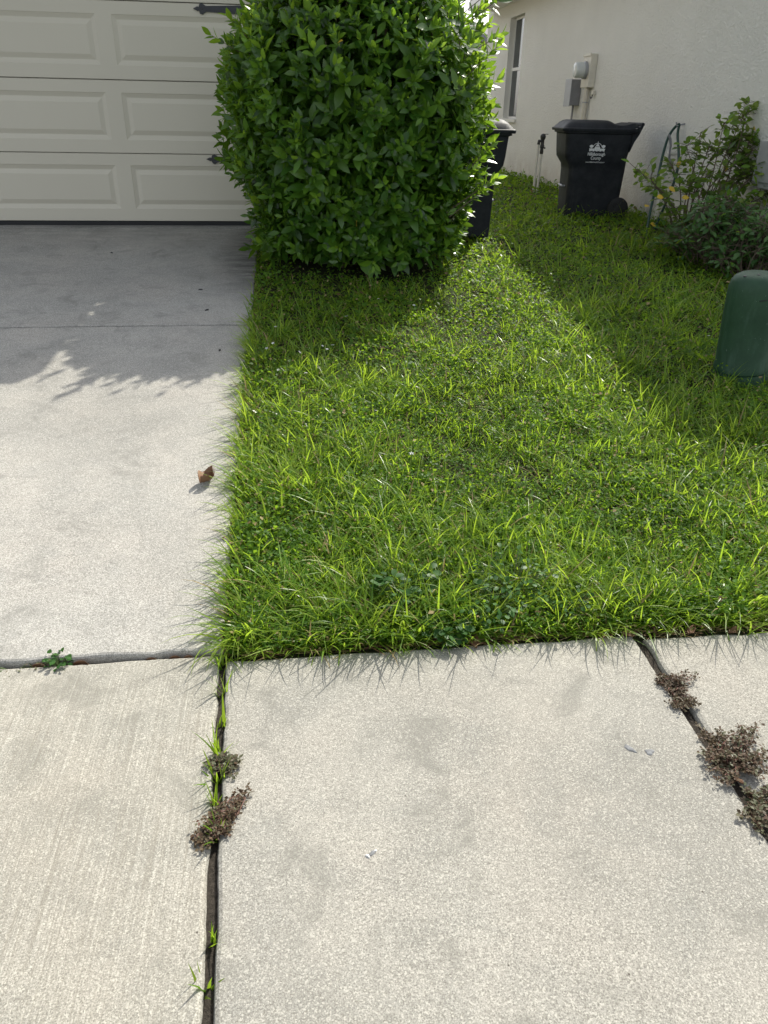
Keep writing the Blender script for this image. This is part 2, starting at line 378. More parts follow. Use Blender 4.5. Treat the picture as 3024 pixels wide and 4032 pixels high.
# ------------------------------------------------------------------ setting: ground
def grid_ground():
    xs = np.concatenate([[-300, -120, -60, -30, -15, -9, -6, -5.3], np.linspace(-5.2, 6.5, 79), [8, 12, 20, 40, 90, 300]])
    ys = np.concatenate([[-300, -90, -40, -15, -6, -3, -1.5, 0.0, .3, 1.80, 1.826, 1.834, 1.87, 1.92], np.linspace(2.0, 18, 107), [22, 30, 45, 80, 160, 500]])
    X, Y = np.meshgrid(xs, ys); Z = lawn_z(X, Y) - .012
    Z = np.where((Y < 1.83), -.06, np.where(Y < 1.9, np.maximum(Z, -.012), Z))
    Z = np.where((X < EDGE_X - .05) & (X > EDGE_X - 4.9) & (Y > 1.83), drive_z(np.maximum(Y, DY0)) - .07, Z)
    nx, ny = len(xs), len(ys); i = np.arange(nx - 1)[None] + np.arange(ny - 1)[:, None] * nx
    q = np.stack([i, i + 1, i + nx + 1, i + nx], -1).reshape(-1, 4)
    o = np_mesh('ground', np.stack([X, Y, Z], -1).reshape(-1, 3), [q], ['turf_ground']); tag(o, kind='structure'); return o
grid_ground()

JX0, JX1 = -.2285, 1.09                          # the two sidewalk joints
def slab_mesh(name, x0, x1, y0, y1, zf, thick, mat, parent, rad=.012, jit=.0022, seed=0):
    rg = np.random.default_rng(seed); step = .03
    def side(a, b_):
        n = max(2, int(math.dist(a, b_) / step)); return [(a[0] + (b_[0] - a[0]) * i / n, a[1] + (b_[1] - a[1]) * i / n) for i in range(n)]
    out = side((x0, y0), (x1, y0)) + side((x1, y0), (x1, y1)) + side((x1, y1), (x0, y1)) + side((x0, y1), (x0, y0))
    cx, cy = (x0 + x1) / 2, (y0 + y1) / 2; rings = []
    j = rg.normal(0, jit, len(out)); j = (j + np.roll(j, 1) + np.roll(j, 2)) / 1.7
    chips = np.where(rg.random(len(out)) < .035, rg.uniform(.003, .010, len(out)), 0)
    for ins, dz in ((0.0, -thick), (0.0, -rad), (rad * .3, -rad * .35), (rad, 0.0)):
        ring = []
        for k, (x, y) in enumerate(out):
            d = ins + j[k] + (chips[k] if dz > -thick else 0) + .002
            px = x + (d if x < cx - (x1 - x0) / 2 + .001 else -d if x > x1 - .001 else 0); py = y + (d if y < y0 + .001 else -d if y > y1 - .001 else 0)
            if abs(x - JX0) < .03 and py < 1.875: px -= .0393 * (py - 1.3)      # this joint was cut a little askew
            ring.append((px, py, zf(py) + dz))
        rings.append(ring)
    return MB().loft(rings).build(name, mat, parent, smooth=False)
sw = MB().box(-2.6, 4.2, .20, 1.8325, -.16, -.020).build('sidewalk', 'soil'); tag(sw, kind='structure')
flat = lambda y: 0.0
slab_mesh('slab', -2.5, JX0 - .009, .22, 1.878, flat, .1, 'broomed_concrete', sw, seed=1)
# right slabs: the left joint runs at a slight skew
slab_mesh('slab', JX0 + .010, JX1 - .014, .22, 1.846, flat, .1, 'sidewalk_concrete', sw, .011, seed=2)
slab_mesh('slab', JX1 + .014, 2.45, .22, 1.826, flat, .1, 'sidewalk_concrete', sw, .014, seed=3)
slab_mesh('slab', 2.475, 4.1, .22, 1.826, flat, .1, 'sidewalk_concrete', sw, seed=4)
JY = gp(1001, 1274, .015).y
dv = MB().add([(EDGE_X - 4.8, DY0 + .02, drive_z(DY0) - .05), (EDGE_X - .02, DY0 + .02, drive_z(DY0) - .05), (EDGE_X - .02, 7.42, drive_z(7.42) - .03), (EDGE_X - 4.8, 7.42, drive_z(7.42) - .03)], [(0, 1, 2, 3)]).build('driveway', 'soil'); tag(dv, kind='structure')
slab_mesh('slab', EDGE_X - 4.82, EDGE_X, DY0, JY - .009, drive_z, .12, 'driveway_concrete', dv, .009, .004, seed=5)
slab_mesh('slab', EDGE_X - 4.82, EDGE_X + .01, JY + .007, 7.36, drive_z, .12, 'driveway_concrete', dv, .006, seed=6)
slab_mesh('threshold', EDGE_X - 4.82, EDGE_X + .02, 7.368, 7.62, lambda y: GZ - .004, .14, 'slab_lip', dv, .006, seed=7)

# ------------------------------------------------------------------ own house with garage door
DRX = -.18; PITCH = 1.22; SEC = .5615; DW = 4 * PITCH + .02
house = empty('house', (-2.2, GY + .1, GZ), 0, 'grey beige house with the wide closed garage door behind the clipped bush', 'house')
HX1 = .3; HX0 = -11.0; EZ = GZ + 2.86
m = MB(); m.box(DRX + .005, HX1, GY + .02, GY + .22, GZ - .5, EZ); m.box(HX0, DRX - DW, GY + .02, GY + .22, GZ - .5, EZ)
m.box(DRX - DW, DRX + .005, GY + .02, GY + .22, GZ + 4 * SEC + .03, EZ); m.box(HX1 - .2, HX1 - .003, GY + .22, 20, GZ - .5, EZ); m.box(HX0, HX0 + .2, GY + .22, 20, GZ - .5, EZ); m.box(HX0 + .2, HX1 - .2, 19.8, 19.997, GZ - .5, EZ)
m.build('wall', 'house_paint', house)
def hip_roof(parent, x0, x1, y0, y1, z, pitch, th, mat):
    wx, wy = x1 - x0, y1 - y0; d = min(wx, wy) / 2; top = z + d * pitch
    a, b_ = ((x0 + d, (y0 + y1) / 2), (x1 - d, (y0 + y1) / 2)) if wx > wy else (((x0 + x1) / 2, y0 + d), ((x0 + x1) / 2, y1 - d))
    v = [(x0, y0, z), (x1, y0, z), (x1, y1, z), (x0, y1, z), (*a, top), (*b_, top)]
    f = [(0, 1, 5, 4), (1, 2, 5), (2, 3, 4, 5), (3, 0, 4)] if wx > wy else [(0, 1, 4), (1, 2, 5, 4), (2, 3, 5), (3, 0, 4, 5)]
    return MB().add(v, f + [(3, 2, 1, 0)]).build('roof', mat, parent)
OX, OY = HX1 + .26, GY - .70
hip_roof(house, HX0 - .4, OX, OY, 20.5, EZ + .19, .42, .1, 'roof_shingle')
m = MB(); m.box(HX0 - .4, OX, OY - .02, OY, EZ + .02, EZ + .185); m.box(OX, OX + .02, OY - .02, 20.5, EZ + .02, EZ + .185); m.build('fascia', 'white_trim', house)
MB().box(HX0 - .38, OX - .002, OY + .002, 20.4, EZ + .004, EZ + .02).build('soffit', 'white_trim', house)
gd = MB().box(DRX - DW + .01, DRX - .005, GY + .03, GY + .05, GZ + .03, GZ + 4 * SEC + .02).build('garage_door', 'door_paint', house)
PH0, PH1, SW_ = .105, .465, .065                 # panel band inside a section, half stile
def section_mesh():
    m = MB(); z1 = SEC - .003
    xs = [0.01]; 
    for k in range(4): xs += [k * PITCH + SW_ + .01, (k + 1) * PITCH - SW_ + .01]
    xs.append(4 * PITCH + .01)
    def quad(xa, xb, za, zb): m.add([(xa, 0, za), (xb, 0, za), (xb, 0, zb), (xa, 0, zb)], [(0, 1, 2, 3)])
    quad(xs[0], xs[-1], .003, PH0); quad(xs[0], xs[-1], PH1, z1 - .004)
    for k in range(0, len(xs), 2): quad(xs[k], xs[k + 1], PH0, PH1)
    m.add([(xs[0], 0, z1 - .004), (xs[-1], 0, z1 - .004), (xs[-1], .01, z1), (xs[0], .01, z1)], [(0, 1, 2, 3)])
    m.add([(xs[0], 0, .003), (xs[-1], 0, .003), (xs[-1], .012, .003), (xs[0], .012, .003)], [(3, 2, 1, 0)])
    m.add([(xs[-1], 0, .003), (xs[-1], .02, .003), (xs[-1], .02, z1), (xs[-1], 0, z1 - .004)], [(0, 1, 2, 3)])
    return m
def panel_mesh():
    m = MB(); w_, h_ = PITCH - 2 * SW_, PH1 - PH0
    prof = [(0, 0), (.004, .003), (.034, .013), (.040, .013), (.072, .003), (.076, .002)]
    rings = []
    for ins, dep in prof: rings.append([(ins, dep, ins), (w_ - ins, dep, ins), (w_ - ins, dep, h_ - ins), (ins, dep, h_ - ins)])
    vs = [p for r in rings for p in r]; fs = [(i * 4 + k, i * 4 + (k + 1) % 4, (i + 1) * 4 + (k + 1) % 4, (i + 1) * 4 + k) for i in range(len(rings) - 1) for k in range(4)]
    n = (len(rings) - 1) * 4; fs.append((n, n + 1, n + 2, n + 3)); return m.add(vs, fs)
sec0 = section_mesh().build('door_section', 'door_paint', gd, world=False); pan0 = panel_mesh().build('panel', 'door_paint', gd, world=False)
gx0 = DRX - DW; go = origin(gd)
for s in range(4):
    o = sec0 if s == 0 else link('door_section', sec0.data, gd)
    o.location = Vector((gx0, GY, GZ + .032 + s * SEC)) - go
    for k in range(4):
        q = pan0 if (s == 0 and k == 0) else link('panel', pan0.data, gd)
        q.location = Vector((gx0 + .01 + k * PITCH + SW_, GY, GZ + .032 + s * SEC + PH0)) - go
MB().box(gx0 + .01, DRX - .01, GY - .006, GY + .03, GZ - .003, GZ + .030).build('bottom_seal', 'black_rubber', gd)
def hinge(tipx, z, parent):
    L = .50; prof = [(0, 0), (.035, .016), (.045, .012), (.055, .034), (.075, .040), (.092, .028), (.105, .020), (L, .036)]
    up_ = [(tipx + x, z + h) for x, h in prof]; dn_ = [(tipx + x, z - h) for x, h in prof[1:]][::-1]
    pl = up_ + dn_; n = len(pl); m = MB()
    m.add([(x, GY - .012, zz) for x, zz in pl] + [(x, GY - .001, zz) for x, zz in pl], [tuple(range(n))] + [(i, (i + 1) % n, n + (i + 1) % n, n + i) for i in range(n)])
    for bx in (.075, L * .55, L * .9): m.lathe([(.007, -.004), (.005, -.0065)], (tipx + bx, GY - .010, z), 10, 'y')
    m.build('hinge_strap', 'black_iron', parent)
for u, v in ((760, 33), (812, 627)):
    p = on_y(u, v, GY - .01); hinge(p.x, p.z, gd)
MB().box(DRX - .008, DRX + .06, GY - .03, GY + .019, GZ - .001, GZ + 4 * SEC + .08).build('door_trim', 'white_trim', house)

# ------------------------------------------------------------------ neighbour house
WX = 4.25; WY0, WY1 = 5.95, 17.6; WZ = .44
pe = on_x(1900, 67, WX); NEZ = pe.z              # soffit height
nb = empty('house', (WX + 4, 11, WZ), 0, 'beige stucco house with a tall narrow window and the meter on its side wall', 'house')
# wall with a window opening
pw = [on_x(2012, 70, WX), on_x(1978, 470, WX), on_x(2069, 50, WX), on_x(2030, 465, WX)]
wyF = (pw[0].y + pw[1].y) / 2; wyN = (pw[2].y + pw[3].y) / 2; wz0 = (pw[1].z + pw[3].z) / 2; wz1 = (pw[0].z + pw[2].z) / 2
m = MB(); T = .22
for a, b_, c_, d_ in ((WY0, wyN, WZ - .5, NEZ + .1), (wyF, WY1, WZ - .5, NEZ + .1)): m.box(WX, WX + T, a, b_, c_, d_)
m.box(WX, WX + T, wyN, wyF, WZ - .5, wz0); m.box(WX, WX + T, wyN, wyF, wz1, NEZ + .1)
m.box(WX + T, WX + 9.8, WY0, WY0 + T, WZ - .5, NEZ + .1); m.box(WX + T, WX + 9.8, WY1 - T, WY1, WZ - .5, NEZ + .1); m.box(WX + 9.8, WX + 10, WY0, WY1, WZ - .5, NEZ + .1)
gxm = WX + 5; gz = NEZ + .1 + 5.4 * .40
for yy in (WY0 + .002, WY1 - T): m.add([(WX + .02, yy, NEZ + .1), (WX + 9.98, yy, NEZ + .1), (gxm, yy, gz - .1), (WX + .02, yy + .18, NEZ + .1), (WX + 9.98, yy + .18, NEZ + .1), (gxm, yy + .18, gz - .1)], [(0, 1, 2), (5, 4, 3), (0, 3, 4, 1), (1, 4, 5, 2), (2, 5, 3, 0)])
m.build('wall', 'stucco', nb)
EX = WX - .50; EY0 = WY0 - .08; EY1 = on_x(1846, 58, EX).y
m = MB(); rz = NEZ + .17
for sgn, xa in ((1, EX), (-1, WX + 10.4)):
    m.add([(xa, EY0, rz), (gxm, EY0, gz + .12), (gxm, EY1, gz + .12), (xa, EY1, rz), (xa, EY0, rz - .04), (gxm, EY0, gz + .06), (gxm, EY1, gz + .06), (xa, EY1, rz - .04)],
          [(0, 1, 2, 3), (7, 6, 5, 4), (0, 4, 5, 1), (2, 6, 7, 3), (0, 3, 7, 4)])
m.build('roof', 'roof_shingle', nb)
m = MB(); m.box(EX - .02, EX, EY0, EY1, NEZ - .005, NEZ + .14); m.build('fascia', 'white_trim', nb)
MB().box(EX + .001, WX - .001, EY0 + .002, EY1 - .002, NEZ, NEZ + .012).build('soffit', 'white_trim', nb)
win = MB()
fx = WX + .10
def frame(m, y0, y1, z0, z1, t=.035, x0=fx, d=.04):
    m.box(x0, x0 + d, y0, y0 + t, z0, z1); m.box(x0, x0 + d, y1 - t, y1, z0, z1); m.box(x0, x0 + d, y0 + t, y1 - t, z0, z0 + t); m.box(x0, x0 + d, y0 + t, y1 - t, z1 - t, z1)
frame(win, wyN + .002, wyF - .002, wz0 + .002, wz1 - .002)
wo_ = win.build('window', 'white_trim', nb)
zm = wz0 + (wz1 - wz0) * .50
MB().box(fx - .012, fx + .03, wyN + .037, wyF - .037, zm - .025, zm + .025).build('meeting_rail', 'white_trim', wo_)
MB().box(fx + .012, fx + .018, wyN + .037, wyF - .037, zm + .026, wz1 - .037).build('pane', 'window_glass', wo_)
MB().box(fx + .006, fx + .011, wyN + .037, wyF - .037, wz0 + .037, zm - .026).build('pane', 'window_glass', wo_)
m = MB().box(WX - .035, fx - .002, wyN - .03, wyF + .03, wz0 - .06, wz0 - .001); m.build('sill', 'stucco', wo_, bevel=.008)

# far house seen over the gap
p = on_y(1800, 30, 38)
far = empty('house', (p.x, 40, .5), 0, 'distant house with a low grey hip roof beyond the gap between the houses', 'house')
MB().box(p.x - 9, p.x + 3, 39, 48, 0, p.z - 1.0).build('wall', 'stucco', far)
hip_roof(far, p.x - 9.5, p.x + 3.5, 38.5, 48.5, p.z - .9, .33, .1, 'far_roof')
MB().box(p.x - 9.5, p.x + 3.5, 38.46, 38.49, p.z - 1.15, p.z - .92).build('fascia', 'dark_grey_metal', far)

# ------------------------------------------------------------------ things on the neighbour's wall
c0 = on_x(2359, 210, WX); c1 = on_x(2338, 345, WX); yN = (c0.y + c1.y) / 2
fr = on_y(2331, 210, yN); dep = WX - fr.x
far_ = on_x(2300, 215, fr.x); mz1, mz0 = c0.z, on_x(2338, 345, WX).z; mw = min(max(far_.y - yN, .25), .4)
mt = empty('electric_meter', (WX - dep / 2, yN + mw / 2, mz0), 0, 'beige electric meter box with a round glass dial, on the stucco wall', 'electric meter')
g0 = WX - .0015; mf = WX - dep
MB().box(mf, g0, yN, yN + mw, mz0, mz1).build('housing', 'meter_beige', mt, bevel=.008)
MB().box(mf - .012, mf - .001, yN - .006, yN + mw + .006, mz1 - .03, mz1 + .008).build('cover_rim', 'meter_beige', mt, bevel=.004)
dz_ = mz0 + (mz1 - mz0) * .52; dr = .105
MB().lathe([(dr, 0), (dr, -.035), (dr - .008, -.04)], (mf - .001, yN + mw / 2, dz_), 32, 'x').build('socket_ring', 'grey_metal', mt, smooth=True)
mg = MB().lathe([(dr - .012, 0), (dr - .012, -.10), (dr - .02, -.115), (dr - .04, -.122)], (mf - .042, yN + mw / 2, dz_), 32, 'x').build('glass_cover', 'meter_glass', mt, smooth=True)
pc = on_x(2302, 350, WX - .05); cy = yN + mw * .45
MB().tube([(WX - .05, cy, mz0 + .0), (WX - .05, cy, WZ - .05)], .034, 16).build('conduit', 'pvc_beige', mt, smooth=True)
MB().tube([(WX - .05, cy, mz0 - .17), (WX - .05, cy, mz0 - .185)], .039, 16).build('conduit_clamp', 'grey_metal', mt, smooth=True)
q0 = on_x(2290, 313, WX); q1 = on_x(2284, 416, WX); ky = (q0.y + q1.y) / 2; kf = on_y(2254, 315, ky); kd = max(.10, WX - kf.x)
kw = min(max(on_x(2232, 315, WX - kd).y - ky, .15), .26); kz1, kz0 = q0.z, q1.z
ky = max(ky, yN + mw + .01)
cb = empty('cable_box', (WX - kd / 2, ky + kw / 2, kz0), 0, 'grey metal cable box with sloped cover beside the beige electric meter', 'utility box')
MB().box(WX - kd, g0, ky, ky + kw, kz0, kz1).build('housing', 'dark_grey_metal', cb, bevel=.006)
MB().box(WX - kd - .012, WX - kd - .001, ky - .008, ky + kw + .008, kz0 - .012, kz1 + .006).build('cover', 'grey_metal', cb, bevel=.003)
MB().tube([(WX - .05, ky + kw * .5, kz0), (WX - .05, ky + kw * .5, WZ - .05)], .014, 10).build('conduit', 'dark_grey_metal', cb, smooth=True)
a = on_x(2335, 368, WX - .03)
br = empty('wall_bracket', (WX - .03, a.y, a.z), 0, 'small pale cable bracket with a dark clip to the right of the meter pipe', 'bracket')
m = MB(); m.box(WX - .045, g0, a.y - .035, a.y + .03, a.z - .015, a.z + .035); m.build('bracket_body', 'meter_beige', br, bevel=.006)
MB().tube([(WX - .04, a.y - .01, a.z - .016), (WX - .045, a.y - .015, a.z - .05), (WX - .06, a.y - .01, a.z - .06), (WX - .06, a.y + .01, a.z - .04)], .007, 8).build('clip', 'dark_plastic', br, smooth=True)

# spigot riser with hose
b0 = gp(2575, 880); b0 = Vector((WX - .13, on_x(2600, 760, WX - .13).y, 0)); sy = b0.y; sz = float(lawn_z(b0.x, sy))
tz = on_x(2640, 603, WX - .13).z
sp_ = empty('spigot_pipe', (WX - .13, sy, sz), 0, 'white plastic water riser with elbow and round valve by the stucco wall', 'water pipe')
MB().tube([(WX - .13, sy, sz - .05), (WX - .13, sy, tz - .02), (WX - .125, sy, tz - .006), (WX - .11, sy, tz), (WX - .001, sy, tz)], .021, 14).build('riser', 'pvc', sp_, smooth=True)
MB().lathe([(.028, 0), (.028, .05)], (WX - .13, sy, tz - .20), 16).build('coupling', 'pvc', sp_, smooth=True); MB().lathe([(.027, -.02), (.027, .02)], (WX - .075, sy, tz), 16, 'x').build('coupling', 'pvc', sp_, smooth=True)
MB().lathe([(.01, .0), (.03, -.03), (.036, -.035), (.036, -.05), (.01, -.055)], (WX - .10, sy - .001, tz - .09), 18, 'y').build('valve', 'dark_grey_metal', sp_, smooth=True)
MB().tube([(WX - .10, sy, tz - .015), (WX - .10, sy - .01, tz - .09)], .010, 8).build('valve_stem', 'dark_grey_metal', sp_, smooth=True)
hk = on_x(2690, 490, WX - .02)
hs = empty('garden_hose', (WX - .1, hk.y, float(lawn_z(WX - .4, hk.y))), 0, 'dark green garden hose looped over a wall hook behind the yellow leaved shrub', 'hose')
e1 = gp(2545, 935); mid = on_x(2590, 700, WX - .32)
def smooth_path(ps, n=10):
    ps = [Vector(p) for p in ps]; out = []
    for i in range(len(ps) - 1):
        p0, p1, p2, p3 = ps[max(i - 1, 0)], ps[i], ps[i + 1], ps[min(i + 2, len(ps) - 1)]
        for k in range(n):
            t = k / n; out.append(.5 * ((2 * p1) + (p2 - p0) * t + (2 * p0 - 5 * p1 + 4 * p2 - p3) * t * t + (3 * p1 - p0 - 3 * p2 + p3) * t ** 3))
    return out + [ps[-1]]
e2 = Vector((WX - .35, hk.y - .45, float(lawn_z(WX - .35, hk.y - .45))))
path = [e1 + Vector((-.1, -.5, .012)), e1 + Vector((0, 0, .015)), mid, hk + Vector((-.13, .03, -.14)), hk + Vector((-.05, 0, .0)), hk + Vector((-.06, -.04, -.10)), on_x(2665, 680, WX - .2), e2 + Vector((0, 0, .012))]
MB().tube(smooth_path(path), .0135, 10).build('hose', 'hose_green', hs, smooth=True)
MB().tube([path[3] + Vector((0, -.012, .04)), path[3] + Vector((.02, -.02, .0)), path[3] + Vector((.035, -.03, -.06)), path[3] + Vector((.035, -.03, -.22))], [.013, .014, .011, .011], 10).build('coupling', 'dark_grey_metal', hs, smooth=True)
MB().tube([(WX - .001, hk.y, hk.z + .005), (WX - .09, hk.y, hk.z - .012), (WX - .10, hk.y, hk.z + .02)], .009, 8).build('hook', 'grey_metal', hs, smooth=True)

# irrigation backflow pipes
g1 = gp(2100, 752); g2 = gp(2119, 756); t1 = on_y(2116, 560, g1.y)
ir = empty('irrigation_pipe', g1, 0, 'pair of white irrigation pipes topped by a black vacuum breaker', 'irrigation pipe')
x2 = g2.x; h1 = t1.z
MB().tube([(g1.x, g1.y, g1.z - .05), (g1.x + .005, g1.y, h1)], .017, 12).build('pipe', 'pvc', ir, smooth=True)
MB().tube([(x2, g1.y - .02, g1.z - .05), (x2 + .005, g1.y - .02, h1 - .14)], .018, 12).build('pipe', 'pvc', ir, smooth=True)
m = MB(); m.lathe([(.024, -.15), (.026, -.12), (.022, -.08), (.030, -.07), (.030, -.04), (.024, -.03), (.024, .03), (.036, .05), (.040, .08), (.030, .10), (.012, .11)], (x2 + .005, g1.y - .02, h1), 16)
m.tube([(g1.x + .005, g1.y, h1 - .03), (g1.x + .008, g1.y, h1 + .015), (x2, g1.y - .02, h1 + .015)], .023, 12); m.tube([(x2, g1.y - .02, h1 - .06), (x2 + .05, g1.y - .04, h1 - .075)], .01, 8)
m.box(x2 - .01, x2 + .075, g1.y - .03, g1.y - .018, h1 + .1, h1 + .108)
m.build('vacuum_breaker', 'dark_plastic', ir, smooth=True)

# grey box low on the wall at the right border
a = on_x(3012, 560, WX - .1); bz = on_x(3012, 745, WX - .1).z
ub = empty('utility_cabinet', (WX - .06, a.y - .15, bz), 0, 'pale grey utility cabinet on the wall behind the shrub at the right border', 'utility box')
MB().box(WX - .12, g0, a.y - .30, a.y, bz, a.z).build('housing', 'grey_metal', ub, bevel=.008)
MB().box(WX - .135, WX - .121, a.y - .31, a.y + .01, bz + .05, a.z + .012).build('cover', 'grey_metal', ub, bevel=.004)

# ------------------------------------------------------------------ wheeled bins
def rrect(xf, xr, hw, z, r=.06, n=5):
    pts = []
    for cx, cy, a0 in ((xr - r, hw - r, 0), (xf + r, hw - r, 90), (xf + r, -hw + r, 180), (xr - r, -hw + r, 270)):
        for k in range(n + 1): t = R(a0 + 90 * k / n); pts.append((cx + r * math.cos(t), cy + r * math.sin(t), z))
    return pts
def make_bin(loc, rz, label, logo_side=None):
    t = empty('wheeled_bin', loc, rz, label, 'trash bin', 'wheeled bins between the houses')
    rings = [rrect(.03, .57, .22, .0, .05), rrect(.0, .60, .25, .02, .05), rrect(-.005, .61, .26, .25, .05), rrect(-.01, .62, .27, .50, .05), rrect(-.02, .622, .272, .555, .05),
             rrect(-.075, .615, .30, .635, .05), rrect(-.085, .625, .305, .70, .05), rrect(-.10, .65, .315, .875, .05), rrect(-.125, .665, .33, .880, .05), rrect(-.125, .665, .33, .915, .05)]
    MB().loft(rings).build('body', 'bin_plastic', t, world=False, smooth=True, bevel=.006)
    # lid
    m = MB(); n = 28; k = 18; xs = np.linspace(-.145, .70, n); ys = np.linspace(-.345, .345, k); V = []
    for x in xs:
        for y in ys:
            ex = min((x + .145), (.70 - x)); ey = .345 - abs(y); z = .922
            pl = float(sstep(.0, .055, ex) * sstep(.0, .05, ey)); z += .055 * pl
            pl2 = float(sstep(.03, .12, x + .145) * (1 - sstep(.33, .50, x)) * sstep(.05, .11, ey)); z += .032 * pl2
            z += .018 * float(sstep(.52, .70, x)) - .012 * float(sstep(.36, .46, x) * (1 - sstep(.5, .62, x)))
            if abs(abs(y) - .12) < .02 and -.05 < x < .30: z -= .012
            V.append((x, y, z))
    F = [(i * k + j, i * k + j + 1, (i + 1) * k + j + 1, (i + 1) * k + j) for i in range(n - 1) for j in range(k - 1)]
    m.add(V, F); m.loft([rrect(-.145, .70, .345, .898, .03), rrect(-.150, .702, .348, .905, .03), rrect(-.150, .702, .348, .925, .03), rrect(-.14, .695, .34, .932, .03)])
    m.build('lid', 'bin_plastic', t, world=False, smooth=True)
    m = MB(); m.tube([(.725, -.30, .975), (.725, .30, .975)], .018, 12)
    pr_ = [(.625, .70), (.66, .80), (.70, .87), (.735, .955), (.725, .98), (.68, .925), (.64, .91)]
    for y0, y1 in ((-.30, -.235), (.235, .30)):
        n_ = len(pr_); m.add([(x, y0, z) for x, z in pr_] + [(x, y1, z) for x, z in pr_], [tuple(range(n_)), tuple(range(2 * n_ - 1, n_ - 1, -1))] + [(i, (i + 1) % n_, n_ + (i + 1) % n_, n_ + i) for i in range(n_)])
    m.build('handle', 'bin_plastic', t, world=False, smooth=True)
    for s in (-1, 1):
        wl = MB().lathe([(.045, -.028), (.090, -.028), (.115, -.02), (.118, 0), (.115, .02), (.090, .028), (.045, .028)], (.59, s * .285, .118), 28, 'y').build('wheel', 'black_rubber', t, world=False, smooth=True)
        m = MB().lathe([(.012, -.032), (.042, -.030), (.042, .030), (.012, .032)], (.59, s * .285, .118), 20, 'y')
        for q in range(5): th = q * 2 * math.pi / 5; m.tube([(.59 + .04 * math.cos(th), s * .316, .118 + .04 * math.sin(th)), (.59 + .085 * math.cos(th), s * .314, .118 + .085 * math.sin(th))], .006, 6)
        m.build('hub', 'dark_plastic', wl, world=False, smooth=True)
    MB().tube([(.59, -.25, .118), (.59, .25, .118)], .011, 8).build('axle', 'dark_grey_metal', t, world=False)
    m = MB(); m.tube([(-.035, -.10, .33), (-.035, .10, .33)], .011, 10); m.tube([(-.035, -.10, .33), (.0, -.105, .33)], .011, 8); m.tube([(-.035, .10, .33), (.0, .105, .33)], .011, 8); m.build('grab_bar', 'grey_metal', t, world=False, smooth=True)
    if logo_side: 
        s = logo_side; z0 = .715; xc = .26
        def onside(pts2):  # bin-side plane: tilted with the body
            out = []
            for px, pz in pts2:
                z = z0 + pz; hw = np.interp(z, [.55, .635, .70, .875], [.27, .30, .305, .315]); out.append((xc + px, s * (hw + .002), z))
            return out
        def poly(m, pts2): m.add(onside(pts2), [tuple(range(len(pts2)))])
        m = MB()
        ds = 1.0
        # ground strip, dome building, arch, two trees
        for k in range(9): poly(m, [(-.085 + k * .019, -.012 + .004 * (k % 2)), (-.069 + k * .019, -.012 + .004 * (k % 2)), (-.068 + k * .019, .010), (-.086 + k * .019, .010)])
        poly(m, [(-.088, .010), (.088, .010), (.088, .016), (-.088, .016)])
        poly(m, [(-.032, .016), (.032, .016), (.030, .030), (-.030, .030)])
        for k in (-.02, -.007, .006, .019): poly(m, [(k - .004, .030), (k + .004, .030), (k + .004, .040), (k - .004, .040)])
        poly(m, [(-.018, .042)] + [(.018 * math.cos(t_), .042 + .018 * math.sin(t_)) for t_ in np.linspace(0, math.pi, 9)])
        poly(m, [(-.004, .060), (.004, .060), (.0015, .088), (-.0015, .088)])
        for sx_ in (-1, 1):
            cxx = sx_ * .066; poly(m, [(cxx + .021 * math.cos(t_) * (1 + .15 * math.sin(5 * t_)), .038 + .015 * math.sin(t_)) for t_ in np.linspace(0, 2 * math.pi, 14)[:-1]])
            poly(m, [(cxx - .003, .016), (cxx + .003, .016), (cxx + .003, .026), (cxx - .003, .026)])
        n = 18
        for i in range(n):
            t0, t1 = math.pi * (.10 + .8 * i / n), math.pi * (.10 + .8 * (i + 1) / n)
            poly(m, [(.054 * math.cos(a_), .020 + .054 * math.sin(a_) * 0 + r_ * math.sin(a_)) if False else (r_ * math.cos(a_), .020 + r_ * math.sin(a_)) for a_, r_ in ((t0, .052), (t1, .052), (t1, .047), (t0, .047))])
        m.build('county_emblem', 'white_print', t, world=False)
        for txt, size, dz, bold in (('Hillsborough', .047, -.055, .0008), ('County', .047, -.095, .0008), ('www.HillsboroughCounty.org', .0215, -.128, .0004)):
            cu = bpy.data.curves.new('lettering', 'FONT'); cu.body = txt; cu.size = size; cu.align_x = 'CENTER'; cu.offset = bold; cu.resolution_u = 3
            tmp = bpy.data.objects.new('tmp', cu); COL.objects.link(tmp)
            me = bpy.data.meshes.new_from_object(tmp.evaluated_get(bpy.context.evaluated_depsgraph_get()))
            bpy.data.objects.remove(tmp)
            for vtx in me.vertices:
                x, y = vtx.co.x * .80, vtx.co.y
                z = z0 + dz + y; hw = float(np.interp(z, [.55, .635, .70, .875], [.27, .30, .305, .315]))
                vtx.co = (xc - s * x, s * (hw + .003), z)
            me.materials.clear(); me.materials.append(MATS['white_print']); o = link('lettering', me, t)
    return t
pB = gp(2330, 862)
make_bin((pB.x - .27, pB.y + .33, pB.z), R(-8), 'black wheeled bin with white lettering standing alone against the stucco wall', -1)
pL = Vector((1.93, 7.52, 0)); pL.z = float(lawn_z(1.5, pL.y))
make_bin(pL, R(176), 'black wheeled bin half hidden behind the right edge of the clipped bush')

